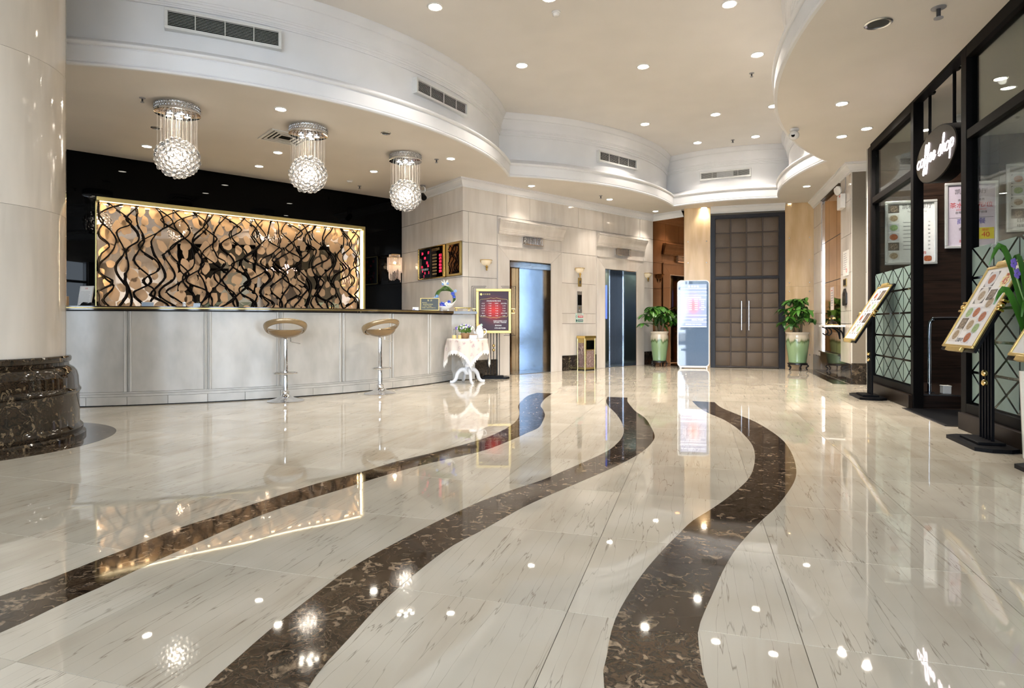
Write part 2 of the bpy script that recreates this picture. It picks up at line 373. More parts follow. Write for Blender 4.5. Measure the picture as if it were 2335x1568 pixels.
# dark borders let into the floor at the column and at the foot of the right wall
CC = (-4.36, 4.817)
ring = MB().lathe([(0.70, -0.003), (1.037, -0.003), (1.037, 0.0009), (0.70, 0.0009), (0.70, -0.003)], 72, (0,0,0), cap=False)
tag(part('floor_ring', ring, 'dark_marble', None, loc=(CC[0], CC[1], 0)), 'dark marble ring set in the floor around the round column', 'floor inlay')
def fpoly(name, poly, mat, lab, cat, z1=0.0009):
    cx = sum(p[0] for p in poly)/len(poly); cy = sum(p[1] for p in poly)/len(poly)
    return tag(part(name, MB().prism([(x-cx, y-cy) for x, y in poly], -0.003, z1), mat, None, loc=(cx, cy, 0)), lab, cat)
fpoly('floor_border', [(6.12,12.43),(5.22,9.44),(5.0,9.5),(5.93,12.42)], 'black_marble', 'dark marble strip in the floor along the right wall', 'floor inlay')

# ------------------------------------------------------------------ ceilings
CIR = dict(L=((-5.234,10.945),5.236), B=((-0.968,15.089),4.886), C=((5.534,14.979),2.896), D=((9.541,9.916),4.793), E=((9.339,4.011),6.995))
CUSP = [('L','B',(-0.04,10.30)), ('B','C',(3.436,12.98)), ('C','D',(5.278,12.098)), ('D','E',(4.778,9.28))]
def meet(a, b, near, d):
    (x1,y1), r1 = CIR[a]; (x2,y2), r2 = CIR[b]; r1 -= d; r2 -= d
    D = math.dist((x1,y1),(x2,y2)); q = (r1*r1-r2*r2+D*D)/2/D; h = math.sqrt(max(0, r1*r1-q*q))
    ex, ey = (x2-x1)/D, (y2-y1)/D
    c = [(x1+q*ex+s*h*ey, y1+q*ey-s*h*ex) for s in (1,-1)]
    return min(c, key=lambda p: math.dist(p, near))
def outline(d):
    """edge of the raised ceiling, moved d away from the opening"""
    pts = [(-8.6, 5.709+d)]
    cs = [meet(a, b, n, d) for a, b, n in CUSP]
    (lx,ly), lr = CIR['L']
    ends = [((lx, ly-lr+d), cs[0]), (cs[0], cs[1]), (cs[1], cs[2]), (cs[2], cs[3]), (cs[3], (2.344+d, 4.011))]
    for k, (p, q), n in zip('LBCDE', ends, (40, 30, 20, 20, 40)):
        (cx,cy), r = CIR[k]; r -= d
        a0 = math.atan2(p[1]-cy, p[0]-cx); a1 = math.atan2(q[1]-cy, q[0]-cx)
        if k in 'DE':                              # these run on the far left side of their circles
            a0 %= 2*math.pi; a1 %= 2*math.pi
        for i in range(n+1):
            a = a0 + (a1-a0)*i/n; pts.append((cx+r*math.cos(a), cy+r*math.sin(a)))
    pts.append((2.344+d, -4.3)); return pts
hole = outline(0.012) + [(-8.6, -4.3)]
outer = [(-9.3,-4.6),(9.6,-4.6),(9.6,15.2),(-9.3,15.2)]
allp = [Vector((x,y,0)) for x, y in outer] + [Vector((x,y,0)) for x, y in hole]
tri = tessellate_polygon([[Vector((x,y,0)) for x,y in outer], [Vector((x,y,0)) for x,y in hole]])
lc = MB(); lc.add([(p.x,p.y,LOWZ) for p in allp], [tuple(t) for t in tri])
lc.add([(p.x,p.y,LOWZ+0.06) for p in allp], [tuple(t) for t in tri])
low_ceiling = struct('ceiling', lc, 'ceiling_paint', label='low beige ceiling around the raised scalloped opening')
struct('ceiling_raised', MB().box(-9.3, 9.6, -4.6, 15.2, HIGHZ, HIGHZ+0.1), 'high_ceiling_paint', label='raised smooth ceiling with recessed downlights')
def sweep_out(prof):
    return MB().rows([[(x, y, z) for x, y in outline(d)] for d, z in prof])
struct('wall_soffit', sweep_out([(0.2,3.62),(0.2,4.20)]), 'white_paint', True, label='curved white fascia of the raised ceiling')
struct('trim_1', sweep_out([(0.03,3.418),(0.004,3.420),(-0.004,3.428),(-0.006,3.440),(0.002,3.452),(0.008,3.456),(0.008,3.462),(0.004,3.466),(-0.002,3.60),(0.004,3.606),(0.004,3.614),(-0.012,3.618),(-0.024,3.630),(-0.026,3.645),(-0.016,3.658),(0.002,3.664),(0.012,3.670),(0.06,3.70),(0.14,3.735),(0.195,3.76),(0.21,3.77)]), 'white_paint', True, label='white curved lower moulding of the ceiling opening')
struct('trim_2', sweep_out([(0.21,4.168),(0.186,4.170),(0.186,4.186),(0.180,4.192),(0.180,4.205),(0.172,4.208),(0.172,4.235),(0.164,4.24),(0.164,4.256),(0.156,4.262),(0.156,4.30),(0.150,4.345),(0.135,4.385),(0.12,4.41),(0.12,4.425),(0.108,4.43),(0.108,4.444),(0.104,4.45),(0.092,4.48),(0.075,4.505),(0.07,4.515),(0.07,HIGHZ+0.002)]), 'white_paint', True, label='white curved cornice under the raised ceiling')

# ------------------------------------------------------------------ walls
def off_poly(path, d):
    """offset an open path to its right-hand side"""
    out = []
    n = len(path)
    for i in range(n):
        def nrm(a, b):
            dx, dy = b[0]-a[0], b[1]-a[1]; l = math.hypot(dx, dy); return (dy/l, -dx/l)
        if i == 0: nx, ny = nrm(path[0], path[1]); k = 1
        elif i == n-1: nx, ny = nrm(path[-2], path[-1]); k = 1
        else:
            a = nrm(path[i-1], path[i]); b = nrm(path[i], path[i+1]); nx, ny = a[0]+b[0], a[1]+b[1]; l = math.hypot(nx, ny); nx /= l; ny /= l
            k = 1/max(0.3, nx*a[0]+ny*a[1])
        out.append((path[i][0]+nx*d*k, path[i][1]+ny*d*k))
    return out
def cornice(name, path, lab):
    prof = [(-0.01,3.280),(0.014,3.282),(0.018,3.296),(0.026,3.300),(0.026,3.312),(0.040,3.322),(0.050,3.340),(0.074,3.372),(0.086,3.380),(0.094,3.384),(0.094,3.394),(0.106,3.398),(0.108,LOWZ+0.002)]
    mb = MB().rows([[(x, y, z) for x, y in off_poly(path, d)] for d, z in prof])
    return struct(name, mb, 'white_paint', True, label=lab)
OB = (-0.84, 10.43)
PS = (-2.225, 12.307)            # far end of the side wall, at the reception wall
PE = frame_pt(OB, ANG_B, 5.44, 0)
PM = (PE[0]+0.661*0.82, PE[1]-0.75*0.82)
ROWS = [0.30, 0.937, 1.14, 1.742, 2.339, 2.87, 3.40]
def panels(parent, rects, mat, y0=0.0, th=0.016, gap=0.0034, name='marble_panel'):
    for x0, x1, z0, z1 in rects:
        cx, cz = (x0+x1)/2, (z0+z1)/2
        part(name, MB().box(x0+gap-cx, x1-gap-cx, 0, th, z0+gap-cz, z1-gap-cz), mat, parent, loc=(cx, y0, cz))
E1, E2 = (1.04, 2.10), (3.72, 4.79); S1, S2 = (0.764, 2.41), (3.454, 5.077); EZ = 2.093
mb = MB()
for x0, x1, z0 in ((0.04, E1[0], 0), (E1[0], E1[1], EZ), (E1[1], E2[0], 0), (E2[0], E2[1], EZ), (E2[1], 5.46, 0)):
    mb.box(x0, x1, 0.014, 0.16, z0, 3.5)
wall_e = struct('wall_elevators', mb, 'wall_grout', loc=(*OB,0), rz=ANG_B, label='cream marble wall with the two lift doorways')
rc = []
for z0, z1 in zip(ROWS[:-2], ROWS[1:-1]):
    rc += [(0.0, 0.12, z0, z1), (0.12, S1[0], z0, z1), (S1[1], S2[0], z0, z1), (S2[1], 5.44, z0, z1)]
top = [0.0, 0.994, 1.565, 2.15, 2.91, 3.68, 4.40, 4.95, 5.44]
rc += [(a, b, 2.87, 3.40) for a, b in zip(top, top[1:])]
rc += [(S1[0], S1[1], 2.339, 2.87), (S2[0], S2[1], 2.339, 2.87)]
panels(wall_e, rc, 'cream_marble')
panels(wall_e, [(0.0, S1[0], 0.0, 0.30), (S1[1], S2[0], 0.0, 0.30), (S2[1], 5.44, 0.0, 0.30)], 'black_marble', y0=-0.012, th=0.028, name='base_panel')
for (e0, e1), (s0, s1) in ((E1, S1), (E2, S2)):
    for poly in ([(s0,0),(e0,0),(e0,EZ),(s0,2.339)], [(e1,0),(s1,0),(s1,2.339),(e1,EZ)], [(e0,EZ),(e1,EZ),(s1,2.339),(s0,2.339)]):
        cx = sum(p[0] for p in poly)/4; cz = sum(p[1] for p in poly)/4
        part('architrave', MB().vprism([(cx+(x-cx)*0.997-cx, cz+(z-cz)*0.998-cz) for x, z in poly], 0, 0.04), 'cream_marble', wall_e, loc=(cx, -0.026, cz))
    part('architrave_fillet', MB().box(s0, s1, -0.04, 0.0, 2.332, 2.350), 'cream_marble', wall_e)
    pr = [(0.0,2.55),(-0.045,2.55),(-0.045,2.568),(-0.055,2.572),(-0.055,2.60),(-0.064,2.605),(-0.064,2.622),(-0.070,2.628),(-0.075,2.66),(-0.088,2.70),(-0.110,2.74),(-0.118,2.765),(-0.112,2.772),(-0.112,2.785),(-0.125,2.79),(-0.125,2.81),(0.0,2.82)]
    lm = MB(); n = len(pr); xa, xb = s0+0.02, s1-0.02
    lm.add([(xa-(-y)*0.35, y, z) for y, z in pr] + [(xb+(-y)*0.35, y, z) for y, z in pr], [(i, i+1, i+1+n, i+n) for i in range(n-1)] + [tuple(range(n)), tuple(range(2*n-1, n-1, -1))])
    part('lintel_moulding', lm, 'cream_marble', wall_e, True, ang=25)
# wall between lifts and reception
sl = math.dist(PS, OB); ANG_S = math.atan2(OB[1]-PS[1], OB[0]-PS[0])
wall_s = struct('wall_side', MB().box(-0.05, sl-0.05, 0.014, 0.12, 0, 3.5), 'wall_grout', loc=(*PS,0), rz=ANG_S, label='cream marble side wall behind the reception desk end')
rc = []
for z0, z1 in zip([0]+ROWS[:-1], ROWS): rc += [(0, sl-1.05, z0, z1), (sl-1.05, sl, z0, z1)]
panels(wall_s, rc, 'cream_marble')
# reception wall: black polished stone
OR = (-6.34, 8.68)
blk = [(-3.05, -1.6), (-1.6, -0.15), (-0.15, 1.3), (1.3, 2.75), (2.75, 4.2), (4.2, 5.56)]
wall_r = struct('wall_reception', MB().box(-3.1, 5.58, 0.016, 0.22, 0, 3.5), 'black_gloss', loc=(*OR,0), rz=ANG_B, label='black polished wall behind the reception desk')
panels(wall_r, [(a, b, 0.0, LOWZ) for a, b in blk], 'black_gloss', gap=0.0004, name='black_panel')
struct('wall_left', MB().box(-8.85, -8.6, -4.3, 7.2, 0, 4.6), 'cream_marble', label='plain left wall beyond the column')
# bronze mirror beside the lifts
ml = 0.82; ANG_M = math.atan2(PM[1]-PE[1], PM[0]-PE[0])
wall_m = struct('wall_mirror', MB().box(-0.03, ml, 0.012, 0.15, 0, 3.5), 'dark_bronze', loc=(*PE,0), rz=ANG_M, label='bronze tinted mirror wall beside the second lift')
panels(wall_m, [(0, ml, 0.0, 1.742), (0, ml, 1.742, 2.339), (0, ml, 2.339, 3.40)], 'bronze_mirror', gap=0.0015, name='mirror_panel', th=0.012)
# back wall with the main doors
OD = (4.957, 12.83)
wall_b = struct('wall_back', MB().box(-1.285, -0.745, 0.03, 0.25, 0, 3.5).box(0.7215, 1.4, 0.03, 0.25, 0, 3.5).box(-0.745, 0.7215, 0.03, 0.25, 3.24, 3.5), 'wall_grout', loc=(*OD,0), rz=ANG_A, label='back wall around the tall double doors')
for x0, x1 in ((-1.287, -0.745), (0.7215, 1.267)):
    for z0, z1 in ((0.0, 1.70), (1.70, LOWZ)):
        cx, cz = (x0+x1)/2, (z0+z1)/2
        p = part('wood_panel', MB().box(x0-cx+0.001, x1-cx-0.001, 0, 0.04, z0-cz+0.001, z1-cz-0.001), 'beige_wood', wall_b, loc=(cx, -0.005, cz))
        for sx in (-0.19, 0.19):
            for zz in ((1.60, 1.05, 0.3) if z0 == 0 else (1.78, 2.24, 2.70)):
                part('stud', MB().uv((0,0,0), 0.013, (1,0.5,1), 8, 6), 'chrome', p, True, loc=(sx, -0.003, zz-cz))
cornice('trim_3', [PS, OB, PE, PM], 'white ceiling cornice above the lifts and side wall')
cornice('trim_4', [frame_pt(OD, ANG_A, -0.745, 0.01), frame_pt(OD, ANG_A, 0.7215, 0.01)], 'white ceiling cornice above the tall double doors')
# right wall and the pillar face in front of the coffee shop
OW = (6.16, 12.455); ANG_R = R(-106.8); RL = 3.15
PP = (5.25, 9.44)
PQ = frame_pt(PP, ANG_A, 0.60, 0)
N0, N1 = 0.758, 2.43
wall_w = struct('wall_right', MB().box(-0.1, N0, 0.014, 0.2, 0, 3.5).box(N1, RL, 0.014, 0.2, 0, 3.5).box(N0, N1, 0.06, 0.2, 0, 3.5), 'wall_grout', loc=(*OW,0), rz=ANG_R, label='cream marble right wall with a mirrored recess')
rc = []
for z0, z1 in zip(ROWS[:-1], ROWS[1:]): rc += [(0, N0, z0, z1), (N1, RL-0.10, z0, z1), (RL-0.10, RL, z0, z1)]
rc += [(N0, N1, 3.29, 3.40)]
panels(wall_w, rc, 'cream_marble')
panels(wall_w, [(0, N0, 0, 0.32), (N0, N1, 0, 0.40), (N1, RL, 0, 0.32)], 'black_marble', y0=-0.012, th=0.03, name='base_panel')
wall_p = struct('wall_pillar', MB().box(0.015, 0.6, 0.014, 0.6, 0, 3.5), 'wall_grout', loc=(*PP,0), rz=ANG_A, label='pale marble pillar face beside the coffee shop front')
panels(wall_p, [(0, 0.6, a, b) for a, b in zip([0.33, 1.13, 1.73, 2.32, 2.86], [1.13, 1.73, 2.32, 2.86, 3.40])], 'pale_marble', gap=0.0035)
panels(wall_p, [(0, 0.6, 0, 0.33)], 'black_marble', y0=-0.012, th=0.03, name='base_panel')
cornice('trim_5', [OW, PP, PQ], 'white ceiling cornice along the right wall and pillar')

# ------------------------------------------------------------------ column
column = struct('column', MB().lathe([(0.665,0.0),(0.665,HIGHZ)], 64), 'grout', True, loc=(*CC,0), label='round polished cream marble column with a dark moulded base')
for z0, z1 in ((0.66,1.835),(1.835,3.0),(3.0,4.165),(4.165,HIGHZ)):
    for q in range(4):
        a0 = R(-62 + 90*q) + 0.0015; a1 = R(-62+90*q+90) - 0.0015
        ro, ri = [], []
        for k in range(19):
            a = a0+(a1-a0)*k/18; ro.append((0.68*math.cos(a), 0.68*math.sin(a))); ri.append((0.66*math.cos(a), 0.66*math.sin(a)))
        zc = (z0+z1)/2
        rows_ = [[(x,y,z0+0.001-zc) for x,y in ri], [(x,y,z0+0.001-zc) for x,y in ro], [(x,y,z1-0.001-zc) for x,y in ro], [(x,y,z1-0.001-zc) for x,y in ri]]
        part('shaft_slab', MB().rows(rows_), 'column_marble', column, True, loc=(0,0,zc))
basep = [(0.82,0),(0.82,0.03),(0.808,0.045),(0.795,0.05),(0.80,0.065),(0.80,0.085),(0.785,0.10),(0.776,0.115),(0.772,0.36),(0.778,0.375),(0.786,0.385),(0.786,0.398),(0.776,0.408),(0.770,0.425),(0.766,0.50),(0.755,0.545),(0.735,0.575),(0.715,0.59),(0.705,0.595),(0.700,0.60),(0.70,0.625),(0.712,0.632),(0.718,0.645),(0.718,0.665),(0.708,0.678),(0.67,0.682)]
part('base_moulding', MB().lathe(basep, 96), 'base_marble', column, True, ang=30)

# ------------------------------------------------------------------ glass entrance front and the rest of the shell, behind the photographer
fr = MB()
for x in [x_ for a, b in OPENINGS for x_ in (a, (a+b)/2, b) if b-a > 1] : fr.box(x-0.04, x+0.04, -4.25, -4.12, 0, 4.5)
for z in (0.05, 2.6, 4.48): fr.box(-8.6, 8.9, -4.24, -4.13, z-0.05, z+0.05)
w1 = struct('window_1', fr, 'steel_plain', label='glazed entrance front with metal mullions')
edges_ = [-8.7] + [e_ for a, b in OPENINGS for e_ in (a, b)] + [9.0]
pf = MB()
for a, b in zip(edges_[0::2], edges_[1::2]): pf.box(a, b, -4.3, -4.05, 0, 4.6)
struct('wall_front', pf, 'cream_marble', label='unseen marble piers shaped to darken the sides of the lift reflection')  # unseen piers, added to stripe the lift reflection and cut the daylight
struct('wall_far_right', MB().box(8.9, 9.1, -4.3, 8.2, 0, 4.6), 'cream_marble', label='plain far right wall inside the coffee shop')
struct('ground', MB().box(-40, 40, -40, -4.3, -0.1, -0.05), 'grout', label='pavement outside the entrance')
# ------------------------------------------------------------------ reception desk
plain('desk_top_stone', (0.045,0.030,0.018), 0.08)
plain('paper', (0.80,0.78,0.74), 0.6); plain('pink_paper', (0.80,0.70,0.66), 0.6)
plain('stool_seat', (0.29,0.19,0.095), 0.27, 0.5, coat=0.3)
plain('seat_light', (0.34,0.24,0.13), 0.27, 0.5, coat=0.3)
plain('petal', (0.52,0.325,0.175), 0.55, bscale=20)
plain('branch', (0.003,0.002,0.002), 0.6, spec=0.05)
emitter('led', (1.0,0.84,0.52), 1.7)
emitter('bulb_hot', (1.0,0.90,0.74), 40.0)
plain('screen_gold', (0.50,0.40,0.16), 0.3, 0.9)
plain('crystal', (1.0,0.985,0.96), 0.03, spec=0.9, trans=0.88, ior=1.5, bscale=3)
plain('bead', (1.0,0.90,0.80), 0.08, spec=0.8, trans=0.35, emit=(1.0,0.62,0.36), es=0.12)
plain('strand', (0.85,0.80,0.74), 0.15, spec=0.8)
CK = (-5.948, 12.147); CR = 5.363
def arc_block(a0, a1, r0, r1, z0, z1, n=10, c=(0,0)):
    I = []; O = []
    for k in range(n+1):
        a = R(a0+(a1-a0)*k/n); I.append((c[0]+r0*math.cos(a), c[1]+r0*math.sin(a))); O.append((c[0]+r1*math.cos(a), c[1]+r1*math.sin(a)))
    mb = MB().prism(O + I[::-1], z0, z1)
    return mb
A_END = -22.6
desk = thing('reception_desk', 'long curved reception desk faced with pale marble panels and paired ribs', 'reception desk', (*CK, 0))
ribs = [-91.0, -82.2, -73.4, -64.55, -55.8, -47.0, -38.3, -29.6]
edges = [-99.0] + ribs + [A_END]
for a, b in zip(edges, edges[1:]):
    part('front_panel', arc_block(a+0.03, b-0.03, CR-0.03, CR, 0.16, 1.085), 'counter_marble', desk, True, ang=30)
    for s0, s1 in ((a, (a+b)/2), ((a+b)/2, b)):
        part('plinth_block', arc_block(s0+0.025, s1-0.025, CR-0.03, CR+0.022, 0.012, 0.105), 'counter_marble', desk, True, ang=30)
part('plinth_moulding', arc_block(-99, A_END, CR-0.03, CR+0.016, 0.107, 0.135, 60), 'counter_marble', desk, True, ang=30)
part('plinth_fillet', arc_block(-99, A_END, CR-0.03, CR+0.008, 0.137, 0.158, 60), 'counter_marble', desk, True, ang=30)
part('toe_gap', arc_block(-99, A_END, CR-0.04, CR+0.010, 0.0, 0.012, 60), 'black_satin', desk)
for a in ribs:
    for da in (-0.30, 0.30):
        ar = R(a+da); x, y = CR*math.cos(ar), CR*math.sin(ar)
        part('rib', MB().lathe([(0.0145,0),(0.0145,0.925)], 14), 'counter_marble', desk, True, loc=(x, y, 0.16))
# squared end block of the desk
e0 = (CK[0]+CR*math.cos(R(A_END)), CK[1]+CR*math.sin(R(A_END)))
eb = [e0, (-0.63, 10.24), (-0.52, 10.62), (-0.80, 10.40), (-1.35, 11.05), (-1.45, 10.30)]
eb = [(-0.995,10.085), (-0.62,10.21), (-0.70,10.38), (-0.86,10.36), (-1.10,10.60), (-1.20,10.16)]
part('end_block', MB().prism([(x-CK[0], y-CK[1]) for x, y in eb], 0.012, 1.085), 'counter_marble', desk)
part('desk_core', arc_block(-99, A_END, CR-0.55, CR-0.05, 0.0, 1.08, 60), 'grout', desk)
dt = thing('desk_top', 'dark polished stone ledge along the top of the reception desk', 'desk top', (*CK, 1.085))
top_poly = []
for k in range(61):
    a = R(-99 + (A_END+99)*k/60); top_poly.append(((CR+0.035)*math.cos(a), (CR+0.035)*math.sin(a)))
top_poly += [(-0.58-CK[0], 10.175-CK[1]), (-0.68-CK[0], 10.40-CK[1]), (-0.85-CK[0], 10.38-CK[1]), (-1.12-CK[0], 10.65-CK[1])]
for k in range(61):
    a = R(A_END-2 + (-99-A_END+2)*k/60); top_poly.append(((CR-0.5)*math.cos(a), (CR-0.5)*math.sin(a)))
part('slab', MB().prism(top_poly, 0.014, 0.058), 'desk_top_stone', dt, True, ang=30)
part('gold_edge', arc_block(-99, A_END, CR+0.030, CR+0.039, 0.032, 0.043, 60), 'dull_gold', dt, True, ang=30)
part('under_edge', arc_block(-99, A_END, CR-0.02, CR+0.018, 0.0, 0.0135, 60), 'black_satin', dt)
DZ = 1.085+0.0585

# ------------------------------------------------------------------ branch screen on the black wall
SX0, SX1, SZ0, SZ1 = 0.356, 4.54, 0.95, 2.72
scr = thing('branch_screen', 'backlit mirrored screen with black branches and peach petals behind reception', 'decorative screen', (*OR, 0), ANG_B)
part('mirror', MB().box(SX0, SX1, -0.035, -0.005, SZ0, SZ1), 'peach_mirror', scr)
part('frame_top', MB().bbox(SX0-0.02, SX1+0.05, -0.17, -0.005, SZ1, SZ1+0.055), 'screen_gold', scr)
part('frame_side', MB().bbox(SX1+0.012, SX1+0.05, -0.17, -0.005, SZ0, SZ1), 'screen_gold', scr)
part('frame_side', MB().bbox(SX0-0.02, SX0-0.005, -0.06, -0.005, SZ0, SZ1), 'screen_gold', scr)
part('frame_bottom', MB().bbox(SX0-0.02, SX1+0.05, -0.17, -0.005, SZ0-0.05, SZ0), 'screen_gold', scr)
part('led_strip', MB().box(SX0+0.02, SX1-0.01, -0.15, -0.12, SZ1-0.012, SZ1-0.001), 'led', scr)
part('led_strip', MB().box(SX1-0.004, SX1+0.011, -0.15, -0.06, SZ0+0.02, SZ1-0.02), 'led', scr)
def area(parent, loc, rot, sx, sy, e, col, name='strip_light'):
    l = bpy.data.lights.new(name, 'AREA'); l.shape = 'RECTANGLE'; l.size = sx; l.size_y = sy; l.energy = e; l.color = col
    o = bpy.data.objects.new(name, l); COL.objects.link(o); o.parent = parent; o.location = loc; o.rotation_euler = rot; return o
area(scr, ((SX0+SX1)/2, -0.135, SZ1-0.016), (R(12),0,0), SX1-SX0-0.1, 0.03, 11, (1.0,0.80,0.50))
area(scr, (SX1-0.008, -0.105, (SZ0+SZ1)/2), (0,R(90),0), SZ1-SZ0-0.1, 0.04, 8, (1.0,0.80,0.50))
area(scr, (SX0+0.01, -0.105, (SZ0+SZ1)/2), (0,R(-90),0), SZ1-SZ0-0.1, 0.03, 5, (1.0,0.76,0.40))
blobs = []
for q in range(9):
    n = 16; ph = rnd.random()*6; el = rnd.uniform(0.75, 1.15); k1, k2 = rnd.uniform(0.03,0.10), rnd.uniform(0.03,0.09)
    pl = []
    for k in range(n):
        a = 2*math.pi*k/n; rr = 1 + k1*math.sin(3*a+ph) + k2*math.sin(5*a+2*ph) + rnd.uniform(-0.03,0.03)
        pl.append((0.085*rr*math.cos(a)*el, 0.085*rr*math.sin(a)/el))
    blobs.append(MB().vprism(pl, -0.004, 0.0).mesh('petal', 'petal'))
zz = 1.02; row = 0; np_ = 0
while zz < SZ1-0.03:
    xx = SX0+0.06 + (0.09 if row % 2 else 0)
    while xx < SX1-0.04:
        if rnd.random() < 0.93:
            o = link('petal', blobs[rnd.randrange(9)], scr, (xx+rnd.uniform(-0.04,0.04), -0.0355, min(SZ1-0.08, zz+rnd.uniform(-0.05,0.05))), (0, rnd.uniform(-0.6,0.6), 0))
            s = rnd.uniform(0.62, 1.15); o.scale = (s, 1, s*rnd.uniform(0.9,1.25)); np_ += 1
        xx += rnd.uniform(0.145, 0.19)
    zz += 0.165; row += 1
nb = 33
for i in range(nb):
    x0 = SX0 + 0.03 + i*(SX1-SX0-0.06)/(nb-1); side = 1 if i % 2 else -1
    pts = []; rad = []; z = SZ1-0.004; k = 0; n = 0
    while z > SZ0+0.05:
        pts.append((x0 + side*rnd.uniform(0.03,0.20), z)); z -= rnd.uniform(0.17,0.34)
        if rnd.random() < 0.86: side = -side
    pts.append((x0 + side*rnd.uniform(0.0,0.15), SZ0+0.004))
    fine = catmull(pts, 3); n = len(fine)-1
    pts = [(min(SX1-0.03, max(SX0+0.02, x + rnd.uniform(-0.02,0.02))), -0.075+rnd.uniform(-0.012,0.012), min(SZ1-0.004, zz_)) for x, zz_ in fine]
    rad = [(0.009+0.007*k/n)*rnd.uniform(0.75,1.3) for k in range(n+1)]
    pts2 = catmull(pts, 2); rad2 = [rad[min(n, j//2)] for j in range(len(pts2))]
    mb = MB().tube(pts2, rad2, 6)
    for j in range(4, len(pts2)-3, 7):                # thorny stubs
        p = pts2[j]; dx = rnd.choice((-1,1))*rnd.uniform(0.015,0.03); mb.tube([p, (p[0]+dx, p[1], p[2]-0.012)], [rad2[j]*0.7, 0.001], 5)
    part('branch', mb, 'branch', scr, True, ang=60)

# ------------------------------------------------------------------ beaded lamp on the black wall
bl = thing('wall_lamp', 'glowing beaded crystal lamp on the black wall right of the branch screen', 'wall lamp', (*frame_pt(OR, ANG_B, 5.22, 0), 2.07), ANG_B)
part('backplate', MB().bbox(-0.05,0.05,-0.03,-0.002,-0.06,0.2), 'gold', bl)
for rr, za, zb, n in ((0.105,0.22,0.06,26), (0.145,0.16,-0.10,34), (0.115,0.02,-0.26,26)):
    part('hoop', MB().tube([(rr*math.cos(2*math.pi*k/28), -0.175+rr*0.9*math.sin(2*math.pi*k/28), za+0.003) for k in range(28)], 0.005, 6, True), 'gold', bl, True)
    mb = MB()
    for k in range(n):
        a = 2*math.pi*k/n; zl = zb + 0.03*math.sin(a*3) + rnd.uniform(-0.03,0.02)
        m = max(4, int((za-zl)/0.014)); pts = []; rad = []
        for j in range(m*2+1):
            pts.append((rr*math.cos(a), -0.175+rr*0.9*math.sin(a), za-(za-zl)*j/(m*2))); rad.append(0.0065 if j % 2 else 0.002)
        mb.tube(pts, rad, 5)
    o = part('bead_strands', mb, 'bead', bl, True, ang=80); o['kind'] = 'stuff'
emitter('bulb_warm', (1.0,0.72,0.42), 6.0); part('bulb', MB().uv((0,-0.175,0.06), 0.03), 'bulb_warm', bl, True)
def point(parent, loc, e, col, r=0.04, name='bulb_or_fill_light'):
    l = bpy.data.lights.new(name, 'POINT'); l.energy = e; l.color = col; l.shadow_soft_size = r
    o = bpy.data.objects.new(name, l); COL.objects.link(o); o.parent = parent; o.location = loc; return o
part('arm', MB().tube([(0,-0.02,0.2),(0,-0.1,0.235),(0,-0.175,0.23)], 0.008, 8), 'gold', bl, True)
point(bl, (0,-0.175,0.0), 1.6, (1.0,0.72,0.45))

